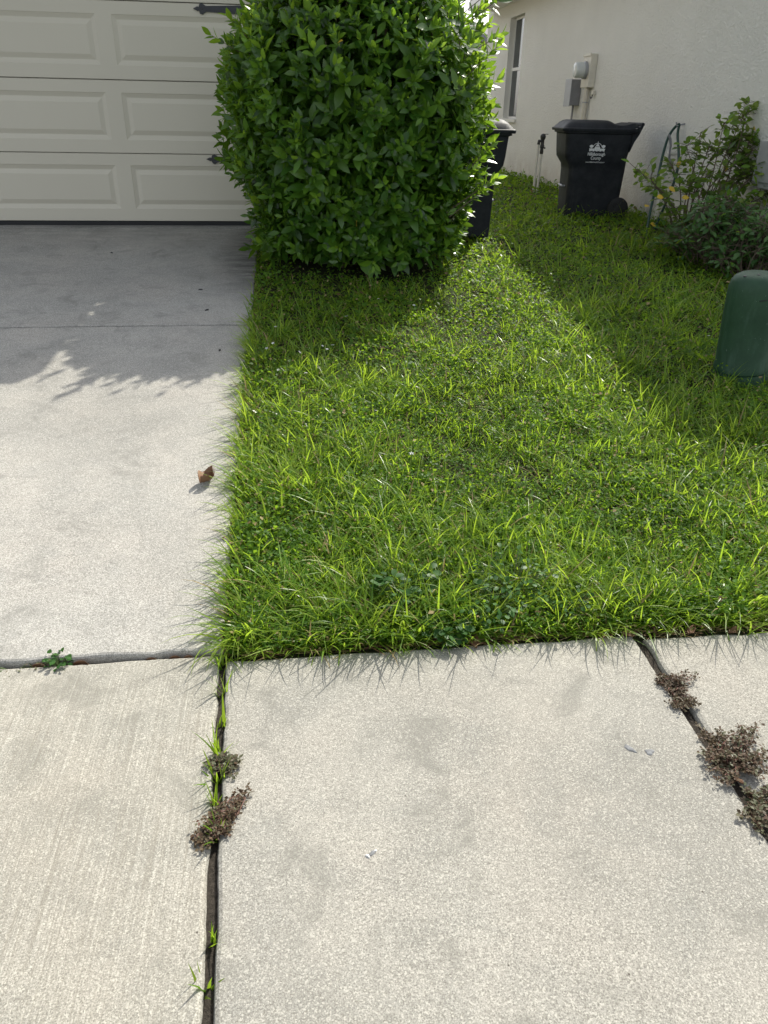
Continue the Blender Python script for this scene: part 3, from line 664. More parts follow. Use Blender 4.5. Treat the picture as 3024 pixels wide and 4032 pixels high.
# ------------------------------------------------------------------ green telecom pedestal
pc = gp(2955, 1528); pr = .142; pcx, pcy = pc.x, pc.y + pr * .9; pz = float(lawn_z(pcx, pcy)); ph = on_y(2960, 1068, pcy).z - pz
pd = empty('utility_pedestal', (pcx, pcy, pz), 0, 'rounded dark green plastic utility pedestal standing in the shaded lawn', 'utility pedestal')
MB().lathe([(pr + .006, -.04), (pr + .006, .035), (pr + .003, .055), (pr - .004, .058)], (pcx, pcy, pz), 40).build('base', 'pedestal_green', pd, smooth=True)
MB().lathe([(pr + .004, .062), (pr + .004, .085), (pr - .002, .10), (pr - .005, ph * .55), (pr - .010, ph - .12), (pr - .013, ph - .075), (pr - .022, ph - .042), (pr - .038, ph - .020), (pr - .062, ph - .007), (pr - .095, ph - .001), (pr - .125, ph)], (pcx, pcy, pz), 48).build('cover', 'pedestal_green', pd, smooth=True)
pd.rotation_euler = (0, R(-5), 0)
m = MB()
for a, r_ in ((200, .085), (250, .06), (300, .09)): MB().lathe([(.010, 0), (.009, .004), (.004, .006)], (pcx + r_ * math.cos(R(a)), pcy + r_ * math.sin(R(a)), pz + ph - .006 - .25 * max(0, r_ - .06)), 10).build('cap_screw', 'dark_plastic', pd)
ang = R(262); rr = pr - .016
MB().box(pcx - .02 + rr * math.cos(ang), pcx + .02 + rr * math.cos(ang), pcy + rr * math.sin(ang) - .010, pcy + rr * math.sin(ang) + .01, pz + ph * .79, pz + ph * .796).build('slot', 'black_rubber', pd)

# ------------------------------------------------------------------ clipped bush
BCX, BCY, BRX, BRY = .57, 6.40, .86, .82
bz0 = float(lawn_z(BCX, BCY)) - .02; BH = 2.03
bush = empty('clipped_bush', (BCX, BCY, bz0), 0, 'large dense clipped evergreen bush with glossy leaves at the garage corner', 'bush')
def bush_surface(n):
    """points on the rounded box crown with outward normals"""
    e = .82; td = np.linspace(0, 2 * math.pi, 4001); cd, sd_ = np.cos(td), np.sin(td)
    xd = np.sign(cd) * np.abs(cd) ** e * BRX; yd = np.sign(sd_) * np.abs(sd_) ** e * BRY
    al = np.concatenate([[0], np.cumsum(np.hypot(np.diff(xd), np.diff(yd)))]); u = rng.random(n) * al[-1]
    ux = np.interp(u, al, xd) / BRX; uy = np.interp(u, al, yd) / BRY; th = np.interp(u, al, td)
    hz = rng.uniform(0, 1, n); top = rng.random(n) < .13
    wz = .82 + .21 * sstep(.0, .45, hz) - .60 * sstep(.52, 1.06, hz) ** 1.7
    lump = 1 + .05 * np.sin(th * 5 + 2 + hz * 6) + .04 * np.sin(th * 11 + hz * 13)
    P = np.stack([ux * BRX * wz * lump, uy * BRY * wz * lump, .09 + hz * (BH - .09)], 1)
    N = np.stack([np.sign(ux) * np.abs(ux) ** 1.7 / BRX, np.sign(uy) * np.abs(uy) ** 1.7 / BRY, .25 * (hz - .35) + 1.5 * sstep(.6, 1, hz)], 1)
    rt = np.sqrt(rng.random(n)) * .55
    P[top] = np.stack([ux * BRX * rt, uy * BRY * rt, BH - .02 - .10 * rt ** 3 + .05 * np.sin(th * 3 + rt * 9)], 1)[top]
    N[top] = np.stack([ux * .3, uy * .3, np.ones(n)], 1)[top]
    P = P + np.array([BCX, BCY, bz0]); return P, nrmz(N)
def sprigs(n, inset, scale, nl, young_p):
    P, N = bush_surface(n)
    keep = (N[:, 1] < .75) | (rng.random(n) < .8); P, N = P[keep], N[keep]; n = len(P)
    P = P - N * (inset + rng.uniform(0, .07, n)[:, None])
    d = nrmz(N * .8 + np.array([0, 0, .55]) + rng.normal(0, .38, (n, 3)))
    yg = rng.random(n) < young_p * (1 + 1.6 * (P[:, 2] > bz0 + 1.35))
    sz_ = rng.uniform(.75, 1.25, n)
    out = [[], [], [], [], []]
    a = nrmz(np.cross(d, rng.normal(0, 1, (n, 3)))); c = np.cross(d, a)
    for k in range(nl):
        f = k / (nl - 1); phi = k * 2.4 + rng.uniform(0, .6, n)
        rad = a * np.cos(phi)[:, None] + c * np.sin(phi)[:, None]
        th = R(78) * (1 - f) + R(22) * f + rng.normal(0, .18, n)
        dirn = d * np.cos(th)[:, None] + rad * np.sin(th)[:, None] + np.array([0, 0, -.10 * (1 - f)])
        L = scale * (1.0 - .45 * f) * rng.uniform(.65, 1.3, n) * sz_
        base = P + d * (.085 * f * scale / .09) + rad * .004
        out[0].append(base); out[1].append(dirn); out[2].append(nrmz(d * np.sin(th)[:, None] - rad * np.cos(th)[:, None] + rng.normal(0, .15, (n, 3)))); out[3].append(L)
        out[4].append(np.where(yg & (f > .45), 1, 0))
    return [np.concatenate(o) for o in out]
S1 = sprigs(1900, -.02, .118, 7, .26); S2 = sprigs(1700, .10, .12, 6, .04); S3 = sprigs(1900, .24, .13, 6, 0)
def shoots(n):  # tall crown shoots, mostly out of view, added to cast driveway leaf shadows
    th = rng.uniform(0, 2 * math.pi, n); r_ = rng.uniform(.2, .66, n); out = [[], [], [], [], []]
    b0 = np.stack([BCX + np.cos(th) * BRX * r_, BCY + np.sin(th) * BRY * r_, np.full(n, bz0 + BH - .12)], 1); hgt = rng.uniform(.10, .40, n)
    fr_ = np.arange(n) < 26; b0[fr_] = np.stack([BCX + rng.uniform(-.45, .70, 26), BCY - BRY * rng.uniform(.45, .75, 26), bz0 + BH - rng.uniform(.22, .34, 26)], 1); hgt[fr_] = rng.uniform(.28, .58, 26)
    ln = np.stack([np.cos(th) * .25, np.sin(th) * .25, np.ones(n)], 1) + rng.normal(0, .15, (n, 3)); ln = nrmz(ln)
    for k in range(n): SHOOT.append((Vector(b0[k] - ln[k] * .25), Vector(b0[k] + ln[k] * hgt[k])))
    for k in range(12):
        f = k / 11; phi = k * 2.4 + th; rad = np.stack([np.cos(phi), np.sin(phi), np.zeros(n)], 1)
        out[0].append(b0 + ln * (hgt * f)[:, None]); out[1].append(rad * (1 - .5 * f) + ln * (.35 + .6 * f)); out[2].append(nrmz(ln - rad * .4)); out[3].append(.11 * (1 - .35 * f) * rng.uniform(.8, 1.2, n)); out[4].append(np.full(n, 1 if f > .5 else 0))
    return [np.concatenate(o) for o in out]
def side_shoots(n):
    out = [[], [], [], [], []]; z_ = bz0 + rng.uniform(.5, 2.0, n); sd2 = np.where(rng.random(n) < .72, 1, -1); fy = rng.uniform(-.75, .1, n)
    b0 = np.stack([BCX + sd2 * BRX * .93, BCY + BRY * fy, z_], 1); ln = nrmz(np.stack([sd2 * .75, -.25 + rng.normal(0, .25, n), rng.uniform(.35, .8, n)], 1)); hgt = rng.uniform(.08, .24, n)
    for k in range(n): SHOOT.append((Vector(b0[k] - ln[k] * .2), Vector(b0[k] + ln[k] * hgt[k])))
    a = nrmz(np.cross(ln, rng.normal(0, 1, (n, 3)))); c = np.cross(ln, a)
    for k in range(8):
        f = .3 + .7 * k / 7; phi = k * 2.4; rad = a * math.cos(phi) + c * math.sin(phi)
        out[0].append(b0 + ln * (hgt * f)[:, None]); out[1].append(rad * (1 - .5 * f) + ln * (.35 + .6 * f)); out[2].append(nrmz(ln - rad * .4)); out[3].append(.12 * (1 - .35 * f) * rng.uniform(.8, 1.2, n)); out[4].append(np.full(n, 1 if f > .6 else 0))
    return [np.concatenate(o) for o in out]
SHOOT = []; S4 = shoots(60); S5 = side_shoots(34); S4 = [np.concatenate(q) for q in zip(S4, S5)]; S3 = [np.concatenate(q) for q in zip(S3, S4)]
Pn, Dn, Nn, Ln, Mn = [np.concatenate([a, b_, c_]) for a, b_, c_ in zip(S1, S2, S3)]
yell = rng.random(len(Pn)) < .0012; Mn = np.where(yell, 2, Mn)
# the leaves that show largest become parts of their own
n1 = len(S1[0]); score = np.where(np.arange(len(Pn)) < n1, 1, 0) * (Pn[:, 1] < BCY - .5) * (Pn[:, 2] < bz0 + 1.95) * Ln * (.4 + np.abs(Nn[:, 1])) * rng.uniform(.6, 1, len(Pn))
pick = np.argsort(-score)[:300]; rest = np.ones(len(Pn), bool); rest[pick] = False
fo = leaves_mesh('foliage', Pn[rest], Dn[rest], Nn[rest], Ln[rest], ['bush_leaf', 'bush_young', 'yellow_leaf'], Mn[rest], parent=bush); tag(fo, kind='stuff')
tv, tt, tq = LEAF
lm = {}
for mi, mn in enumerate(['bush_leaf', 'bush_young', 'yellow_leaf']):
    me = bpy.data.meshes.new('leaf'); me.from_pydata([tuple(v) for v in tv], [], [tuple(f) for f in tt] + [tuple(f) for f in tq]); me.materials.append(MATS[mn])
    me.polygons.foreach_set('use_smooth', [True] * len(me.polygons)); lm[mi] = me
bo = np.array(origin(bush))
for i in pick:
    D = Vector(Dn[i]).normalized(); S = Vector(Nn[i]).cross(D).normalized(); N2 = D.cross(S); L = float(Ln[i])
    o = link('leaf', lm[int(Mn[i])], bush); mm = Matrix.Identity(4); p = Pn[i] - bo
    for r_ in range(3): mm[r_][0] = D[r_] * L; mm[r_][1] = S[r_] * L; mm[r_][2] = N2[r_] * L; mm[r_][3] = p[r_]
    o.matrix_local = mm
m = MB()
for k in range(26):
    th = k * 2.4; r0 = .10 + .25 * (k % 5) / 5; b0 = Vector((BCX + r0 * math.cos(th) * 1.4, BCY + r0 * math.sin(th), bz0 - .06))
    e = Vector((BCX + math.cos(th) * BRX * .8, BCY + math.sin(th) * BRY * .75, bz0 + random.uniform(.9, 1.95)))
    mid = b0.lerp(e, .5) + Vector((random.uniform(-.1, .1), random.uniform(-.1, .1), .15)); m.tube(smooth_path([b0, mid, e], 4), [.016 - .0014 * i for i in range(9)], 6)
for a_, b_ in SHOOT: m.tube([a_, a_.lerp(b_, .5), b_], [.004, .003, .0015], 5)
m.build('branches', 'bark', bush)

# ------------------------------------------------------------------ yellow-leaved shrub and plants by the wall
def shrub(name, label, cat, tips, base, leafL, nleaf, mats, mimix, brad=.008, tpl=LEAF, width=None, group=None):
    t = empty(name, base, 0, label, cat, group); m = MB(); P = []; D = []; N = []; L = []; MI = []
    for tip in tips:
        tip = Vector(tip); b0 = Vector(base) + Vector((random.uniform(-.14, .14), random.uniform(-.14, .14), -.04))
        mid = b0.lerp(tip, .5) + Vector((random.uniform(-.10, .10), random.uniform(-.10, .10), (tip.z - b0.z) * random.uniform(-.05, .22)))
        path = smooth_path([b0, mid, tip], 6); n = len(path); m.tube(path, [brad * (1 - .78 * i / (n - 1)) for i in range(n)], 6)
        for k in range(nleaf):
            f = 1 - abs(random.gauss(0, .24)); f = min(max(f, .25), 1); i = min(int(f * (n - 1)), n - 2); p = path[i].lerp(path[i + 1], f * (n - 1) - i)
            tw = Vector((random.gauss(0, 1), random.gauss(0, 1), random.gauss(.25, .6))).normalized(); off = random.uniform(.0, .07) * (2.2 - f)
            q = p + tw * off
            if off > .03: m.tube([p, q], .0022, 4)
            P.append(q); D.append(tw + Vector((0, 0, -.15))); N.append(Vector((random.gauss(0, .45), random.gauss(-.2, .45), 1)).normalized()); L.append(leafL * random.uniform(.55, 1.25))
            r_ = random.random(); acc = 0; mi = 0
            for j, w_ in enumerate(mimix):
                acc += w_
                if r_ < acc: mi = j; break
            MI.append(mi)
    m.build('branches', 'bark', t)
    leaves_mesh('foliage', np.array(P), np.array(D), np.array(N), np.array(L), mats, np.array(MI), tpl, t, width)
    return t
hb = gp(2960, 1010); hb.x = min(hb.x, WX - .5); hb.z = float(lawn_z(hb.x, hb.y))
tipspx = [(2500, 660, .35), (2560, 700, .3), (2590, 740, .35), (2640, 640, .2), (2700, 570, .15), (2760, 520, .15), (2800, 560, .2), (2850, 480, .2), (2930, 450, .15), (2900, 540, .25), (2960, 600, .3), (2990, 500, .2),
          (3020, 400, .15), (3060, 440, .2), (3100, 520, .3), (2640, 820, .45), (2720, 720, .4), (2780, 690, .45), (2840, 740, .5), (2720, 860, .6), (2800, 860, .65), (2900, 800, .6), (2680, 930, .6), (3000, 740, .55), (3080, 640, .5), (3120, 760, .6), (2995, 610, .25), (3015, 670, .3), (3045, 580, .25), (3020, 540, .2), (2975, 660, .35), (3040, 700, .4)]
BW = Wd = None
tips = []
for u, v, k in tipspx:
    Y = hb.y + .55 - k * 1.2; tips.append(on_y(u, v, Y + random.uniform(-.1, .1)))
tips = [Vector((min(t_.x, WX - .06), t_.y, t_.z)) for t_ in tips]
wide = leaf_template(.62, .15, .08)
hib = shrub('hibiscus_shrub', 'sparse twiggy shrub with yellowing leaves leaning against the stucco wall', 'shrub', tips, hb, .074, 40, ['hibiscus_leaf', 'yellow_leaf', 'bush_young'], (.84, .02, .14), .010, wide)
yl = [(2540, 685), (2632, 735), (2585, 775), (2684, 780), (2540, 815), (2785, 855), (2985, 505), (2820, 905), (2560, 880)]
for u, v in yl:
    p = on_y(u, v, hb.y - .1 if v > 600 else hb.y + .2); p.x = min(p.x, WX - .08)
    me = bpy.data.meshes.new('yellow_leaf'); wv, wt, wq = wide; me.from_pydata([tuple(x * .075 for x in q) for q in wv], [], [tuple(f) for f in wt] + [tuple(f) for f in wq]); me.materials.append(MATS['yellow_leaf'])
    o = link('yellow_leaf', me, hib); o.location = p - origin(hib); o.rotation_euler = (random.uniform(.3, 1.1), random.uniform(-.3, .5), random.uniform(-.8, .8))
def bushlet(name, label, cat, cu, cv, rx, ry, h, n, leafL, mats, mix, tpl=LEAF):
    p = gp(cu, cv); p.x = min(p.x, WX - rx - .03); base = Vector((p.x, p.y, float(lawn_z(p.x, p.y))))
    tp = []
    for k in range(n):
        th = random.uniform(0, 2 * math.pi); r_ = math.sqrt(random.random()); tp.append(base + Vector((rx * r_ * math.cos(th), ry * r_ * math.sin(th), h * (1 - .55 * r_ * r_) * random.uniform(.6, 1.05))))
    return shrub(name, label, cat, tp, base, leafL, 16, mats, mix, .005, tpl)
bushlet('leafy_plant', 'dark green leafy plant mounded under the twiggy yellowing shrub', 'plant', 2880, 1050, .50, .45, .58, 85, .072, ['dark_leaf', 'bush_young'], (.97, .03))
bushlet('leafy_plant', 'low dark leafy plant in front of the hose, beside the shrub base', 'plant', 2700, 985, .30, .30, .30, 26, .05, ['dark_leaf', 'hibiscus_leaf'], (.9, .1))
bushlet('leafy_plant', 'dark leafy plant right behind the green utility pedestal', 'plant', 2990, 1095, .38, .32, .48, 60, .072, ['dark_leaf', 'bush_young'], (.97, .03))
sb = gp(3060, 1090); n = 90
stp = empty('strap_leaf_plant', sb, 0, 'clump of long narrow arching leaves at the right border behind the pedestal', 'plant')
A = rng.uniform(0, 2 * math.pi, n); P = np.array(sb)[None] + np.stack([np.cos(A) * .06, np.sin(A) * .06, np.full(n, -.02)], 1)
blades_mesh('strap_leaves', P, A, rng.uniform(.35, .65, n), rng.uniform(.009, .016, n), rng.uniform(.1, .6, n), rng.uniform(.5, 1.6, n), ['dark_leaf'], parent=stp, seg=5)

# ------------------------------------------------------------------ lawn
def lawn_points(n, y0, y1, pw, xmaxf):
    u = rng.random(n)                                   # density falls with distance
    k = 1 - pw; y = (y0 ** k + u * (y1 ** k - y0 ** k)) ** (1 / k) if abs(k) > 1e-6 else y0 * (y1 / y0) ** u
    lip = .012 + .028 * field(y * 1.9, y * .3, 1.3, .9)                # ragged border
    x = EDGE_X + .01 - lip + rng.random(n) * (xmaxf(y) - EDGE_X)
    return x, y
def xmax(y): return np.minimum(1.9 + .42 * y, np.where(y > WY0 - .1, WX - .02, 5.2))
def lawn_mask(x, y):
    ok = y > np.where(x < JX1, 1.862, 1.842) 
    ok &= ~((np.hypot(x - pcx, y - pcy) < pr + .01))
    ok &= ~((x < HX1 + .05) & (y > GY - .08))
    inb = (np.abs((x - BCX) / (BRX * .78)) ** 2.6 + np.abs((y - BCY) / (BRY * .78)) ** 2.6) < 1
    ok &= ~(inb & (rng.random(len(x)) < .9)); return ok
def near_edge(x, y): return np.minimum(x - EDGE_X, np.maximum(y - 1.85, 0))
# 1: ground cover: small leaves close to the soil
x, y = lawn_points(150000, 1.86, 16.5, 2.0, xmax); ok = lawn_mask(x, y); x, y = x[ok], y[ok]; n = len(x)
cov = field(x, y, .8, 1.7) ; mound = field(x, y, 6.5, 2.2) + .6 * field(x, y, 13, .7); hole = mound < rng.normal(-.75, .18, n); x, y, cov, mound = x[~hole], y[~hole], cov[~hole], mound[~hole]; n = len(x); sc = np.maximum(1, (y / 3.2)) ** .85
zz = lawn_z(x, y) + (rng.gamma(1.5, .011, n) * (1 + .5 * cov) + .016 * np.clip(mound + .6, 0, 1.6)) * np.minimum(sc, 1.6)
A = rng.uniform(0, 2 * math.pi, n); el = rng.normal(.15, .45, n)
D = np.stack([np.cos(A) * np.cos(el), np.sin(A) * np.cos(el), np.sin(el)], 1); N = nrmz(np.stack([rng.normal(0, .5, n), rng.normal(0, .5, n), np.ones(n)], 1))
L = rng.uniform(.008, .021, n) * sc * (1 + .35 * field(x, y, 2.1, 3))
mi = np.where(rng.random(n) < .05, 1, 0)
gc = leaves_mesh('ground_cover', np.stack([x, y, zz], 1), D, N, L, ['clover_leaf', 'grass_dry'], mi, SMALL); tag(gc, 'low small leaved green ground cover between the lawn grass blades', 'ground cover', kind='stuff')
# 2: grass blades growing from tufts
def grass(nt_, per, y0, y1, pw, h0, h1, w0, w1, thresh, lean, droop, name, label, rad=.012, dry=.05, seg=3):
    x, y = lawn_points(nt_, y0, y1, pw, xmax); ok = lawn_mask(x, y) & (field(x, y, 1.0, .3) + rng.normal(0, .4, nt_) > thresh); x, y = x[ok], y[ok]
    k = rng.poisson(per, len(x)) + 1; th = np.repeat(rng.uniform(.7, 1.25, len(x)), k); x = np.repeat(x, k); y = np.repeat(y, k); n = len(x)
    sc = np.maximum(1, (y / 3.4)) ** .6; A = rng.uniform(0, 2 * math.pi, n); r_ = np.abs(rng.normal(0, rad, n)) * sc
    x = np.maximum(x + np.cos(A) * r_, EDGE_X - .02); y = np.maximum(y + np.sin(A) * r_, np.where(x < JX1, 1.862, 1.842))
    shade = np.exp(-((x - BCX) / 1.2) ** 4 - ((y - 6.3) / 1.5) ** 4)      # thin and short under the bush
    H = rng.uniform(h0, h1, n) * th * (1 - .5 * shade) * (1 + .2 * field(x, y, 1.6, 4)) * np.minimum(sc, 1.3); W = rng.uniform(w0, w1, n) * sc
    P = np.stack([x, y, lawn_z(x, y) - .006], 1); mi = np.where(rng.random(n) < dry, 1, 0)
    return tag(blades_mesh(name, P, A + rng.normal(0, .3, n), H, W, np.abs(rng.normal(lean, .32, n)), rng.uniform(.1, 1, n) * droop, ['grass_blade', 'grass_dry', 'grass_tall'], np.where((mi == 0) & (seg == 4), 2, mi), seg=seg), label, 'grass', kind='stuff')
grass(15000, 6, 1.86, 16.5, 2.0, .03, .105, .0030, .0062, -.9, .8, 1.1, 'grass', 'short mown green lawn grass covering the yard', dry=.08)
grass(4200, 7, 1.90, 10.0, 1.9, .07, .21, .0042, .0080, .0, .75, 1.2, 'tall_grass', 'longer loose grass tufts standing up through the lawn', .014, .03, 4)
# 3: unmown fringes along the driveway and the sidewalk
def fringe(n, along, lo, hi, out_ang, label, hmin, hmax):
    t = rng.random(n); s = lo + (hi - lo) * t
    if along == 'y': dens = .45 + .55 * field(s * 2.2, s * 0, 1.2, 2.0); x = EDGE_X + .005 + rng.gamma(1.6, .022, n); y = s
    else: dens = .35 + .6 * field(s * 2.4, s * 0, 1.1, 5.0); x = s; y = np.where(s < JX1, 1.866, 1.848) + rng.gamma(1.5, .022, n)
    ok = rng.random(n) < np.clip(dens + .35, .10, 1); x, y = x[ok], y[ok]; n = len(x)
    A = rng.normal(out_ang, .7, n); P = np.stack([x, y, lawn_z(x, y) - .01], 1)
    mi = np.where(rng.random(n) < .09, 1, 0)
    return tag(blades_mesh('fringe_grass', P, A, rng.uniform(hmin, hmax, n) * rng.uniform(.45, 1, n), rng.uniform(.0046, .0085, n), rng.uniform(.15, 1.05, n), rng.uniform(.3, 1.1, n), ['grass_tall', 'grass_dry'], mi, seg=4), label, 'grass', kind='stuff')
fringe(1150, 'y', 1.95, 4.9, math.pi, 'long grass blades hanging over the right edge of the driveway', .08, .27)
fringe(260, 'y', 4.8, 6.4, math.pi, 'short grass fringe along the driveway edge in the bush shade', .04, .09)
fringe(760, 'x', -.2, 3.2, -math.pi / 2, 'untrimmed grass blades hanging over the sidewalk edge', .06, .23)
# dead thatch and roots lying along the two borders
n = 1500; t = rng.random(n); al_x = rng.random(n) < .55
x = np.where(al_x, -.2 + 3.4 * t, EDGE_X + .012 + rng.gamma(1.2, .010, n)); y = np.where(al_x, np.where(x < JX1, 1.856, 1.836) + rng.gamma(1.2, .010, n), 1.9 + 3.6 * t)
A = np.where(al_x, rng.choice([0, math.pi], n), rng.choice([-1, 1], n) * math.pi / 2) + rng.normal(0, .45, n)
tag(blades_mesh('dry_thatch', np.stack([x, y, np.maximum(lawn_z(x, y), 0) + rng.uniform(-.006, .006, n)], 1), A, rng.uniform(.03, .09, n), rng.uniform(.002, .005, n), rng.normal(1.45, .12, n), rng.uniform(-.1, .15, n), ['grass_dry', 'dead_leaf'], rng.integers(0, 2, n)), 'dry brown thatch lying along the lawn borders', 'thatch', kind='stuff')
# corner tuft with long arching leaves
def tuft(name, label, p, n, h0, h1, w, lean=.5, droop=1.2, az=None, spread=math.pi, cat='grass tuft', group=None, rad=.02, mat='grass_tall'):
    t = empty(name, p, 0, label, cat, group); A = rng.uniform(-spread, spread, n) + (az or 0)
    P = np.array(p)[None] + np.stack([rng.normal(0, rad, n), rng.normal(0, rad, n), np.full(n, -.008)], 1)
    blades_mesh('blades', P, A, rng.uniform(h0, h1, n), rng.uniform(w * .7, w * 1.2, n), np.abs(rng.normal(lean, .2, n)), rng.uniform(.4, 1, n) * droop, [mat], parent=t, seg=5); return t
p = gp(935, 2520); tuft('grass_tuft', 'big arching grass tuft at the corner of driveway and sidewalk', p, 56, .10, .25, .008, .6, 1.9, -math.pi * .42, 1.5, rad=.035)
p = gp(2560, 2440); tuft('grass_tuft', 'spreading tuft of long pale grass at the top of the right sidewalk joint', p, 44, .14, .28, .0055, .75, 1.0, -.5, 1.6, rad=.03)
p = gp(2330, 2500); tuft('grass_tuft', 'few drooping blades hanging over the middle of the sidewalk edge', p, 7, .12, .20, .008, .6, 1.7, -math.pi / 2, .8, rad=.015)
p = gp(2890, 2430); tuft('grass_tuft', 'long thin grass tuft at the sidewalk edge by the right border', p, 40, .12, .24, .005, .7, 1.1, -1.2, 1.3, rad=.04)

# ------------------------------------------------------------------ weeds in the joints
JZ = -.02
def joint_tuft(u, v, n, h, label, az=1.4, sp=.5):
    p = gp(u, v, JZ); p.z = JZ; tuft('grass_tuft', label, p, n + 3, h * .8, h * 1.5, .0085, .25, .6, az, math.pi, 'grass tuft', 'grass tufts in the sidewalk joint', .006, 'grass_blade')
for u, v, n, h, lb in ((868, 2630, 6, .075, 'grass tuft in the left sidewalk joint, the one closest to the lawn corner'), (882, 2740, 4, .085, 'narrow grass tuft in the left joint, second from the lawn'),
                       (878, 2860, 4, .075, 'thin grass tuft in the left joint, third from the lawn'), (865, 2985, 9, .085, 'spiky grass tuft beside the small green weed in the left joint'),
                       (862, 3085, 9, .07, 'bright green grass tuft just above the brown weed in the left joint'), (845, 3180, 7, .075, 'grass tuft at the upper end of the brown weed in the left joint'),
                       (862, 3305, 7, .07, 'grass tuft growing out of the lower end of the brown joint weed'), (835, 3712, 3, .055, 'single thin grass sprout low in the left joint'),
                       (797, 3900, 4, .055, 'small grass sprout in the left joint closest to the camera')):
    joint_tuft(u, v, n, h, lb)
def spurge(name, label, u, v, stems, nl, leafL, mats, mix, zbase=0.0, lift=.2):
    c = gp(u, v); c.z = zbase; t = empty(name, c, 0, label, 'weed'); m = MB(); P = []; D = []; N = []; L = []; MI = []
    for (tu, tv_, h) in stems:
        h *= .5; tu = u + (tu - u) * .78; tv_ = v + (tv_ - v) * .78; e = gp(tu, tv_, h); e = Vector((e.x, e.y, h)) if e.y < 1.85 else e
        for rep in range(3):
            ee = e + Vector((random.gauss(0, .010), random.gauss(0, .010), random.uniform(0, .006))); c0 = c + Vector((random.gauss(0, .012), random.gauss(0, .012), -.012))
            mid = c0.lerp(ee, .5) + Vector((random.gauss(0, .01), random.gauss(0, .01), .006 + h * lift)); path = smooth_path([c0, mid, ee], 6); m.tube(path, .0011, 5)
            n = len(path)
            for k in range(int(nl * 1.7)):
                f = .12 + .88 * (k / nl) ** .8; i = min(int(f * (n - 1)), n - 2); p = path[i].lerp(path[i + 1], f * (n - 1) - i)
                d = Vector((random.gauss(0, 1), random.gauss(0, 1), random.uniform(-.1, .4))).normalized(); p = p + d * random.uniform(0, .008)
                p.z = max(p.z, zbase + .002 if p.y < 1.85 else p.z)
                P.append(p); D.append(d); N.append(Vector((random.gauss(0, .5), random.gauss(0, .5), 1)).normalized()); L.append(1.12 * leafL * random.uniform(.5, 1.5)); MI.append(0 if random.random() < mix else 1)
    m.build('stems', 'stem_red', t); leaves_mesh('foliage', np.array(P), np.array(D), np.array(N), np.array(L), mats, np.array(MI), SMALL, t); return t
SP = ['spurge_leaf', 'spurge_green']
spurge('spurge_weed', 'brown dried weed in the upper part of the right sidewalk joint', 2655, 2700, [(2600, 2650, .01), (2620, 2690, .012), (2738, 2655, .025), (2660, 2700, .02), (2605, 2692, .008), (2670, 2720, .02), (2690, 2680, .03), (2630, 2660, .02)], 26, .0065, SP, .9)
spurge('spurge_weed', 'brown weed sprig hugging the right joint below the dried one', 2680, 2745, [(2640, 2760, .01), (2660, 2780, .012), (2705, 2785, .01), (2740, 2765, .02), (2690, 2770, .015)], 20, .0065, SP, .85)
spurge('spurge_weed', 'large sprawling reddish brown weed filling the right sidewalk joint', 2880, 3010, [(2770, 2900, .012), (2790, 2960, .015), (2760, 2890, .01), (2840, 2870, .035), (2930, 2850, .05), (2985, 2860, .04), (2900, 2900, .05), (2960, 2920, .05), (2820, 2990, .03), (2800, 3010, .02), (2990, 2990, .05), (3020, 2960, .03), (3000, 3060, .03), (2940, 3040, .04), (2870, 3060, .02), (2860, 2960, .05), (2920, 2970, .05)], 34, .0075, SP, .82)
spurge('spurge_weed', 'grey green weed tail lowest in the right sidewalk joint at the border', 2985, 3160, [(2950, 3190, .012), (2970, 3240, .015), (3010, 3260, .02), (3000, 3200, .03), (3030, 3180, .03), (2960, 3130, .02), (3040, 3120, .03)], 26, .0085, SP, .45)
spurge('spurge_weed', 'brown dried weed across the left sidewalk joint', 848, 3250, [(805, 3325, .006), (815, 3280, .012), (830, 3230, .02), (860, 3200, .025), (920, 3190, .02), (970, 3125, .015), (950, 3140, .015), (890, 3280, .012), (840, 3270, .025), (820, 3310, .012)], 24, .0075, SP, .92)
spurge('leafy_weed', 'small grey green weed at the joint beside the spiky grass tuft', 882, 3005, [(920, 3000, .012), (915, 3020, .01), (900, 3035, .01), (905, 2985, .02), (830, 3000, .012)], 18, .009, SP, .25)
def rosette(name, label, p, n, L, mat, h=.03, tpl=None, spread=.05):
    t = empty(name, p, 0, label, 'weed'); A = rng.uniform(0, 2 * math.pi, n); r_ = np.sqrt(rng.random(n)) * spread
    P = np.array(p)[None] + np.stack([np.cos(A) * r_, np.sin(A) * r_, rng.uniform(.2, 1, n) * h], 1); D = np.stack([np.cos(A), np.sin(A), rng.normal(.1, .3, n)], 1); N = np.stack([rng.normal(0, .4, n), rng.normal(0, .4, n), np.ones(n)], 1)
    leaves_mesh('leaves', P, D, nrmz(N), rng.uniform(.6, 1.2, n) * L, [mat], None, tpl or leaf_template(.75, .15, .06, ((.15, .6), (.5, 1.0), (.82, .75))), t)
    m = MB()
    for k in range(n): m.tube([Vector(p) + Vector((0, 0, -.015)), Vector(P[k])], .0011, 4)
    m.build('stems', 'stem_green', t); return t
p = gp(240, 2600, 0.0); p.z = -.01; p.y = 1.882; rosette('leafy_weed', 'small round leaved green weed in the joint below the driveway', p, 46, .018, 'weed_leaf', .04, None, .034)
p2 = gp(60, 2625, 0.0); p2.z = -.012; p2.y = 1.882; rosette('leafy_weed', 'dull creeping weed in the driveway joint at the left border', p2, 40, .011, 'spurge_green', .022, SMALL, .06)
p3 = gp(140, 2615, 0.0); p3.z = -.012; p3.y = 1.882; rosette('leafy_weed', 'tiny grey green leaves in the driveway joint left of the round leaved weed', p3, 22, .010, 'spurge_green', .018, SMALL, .03)
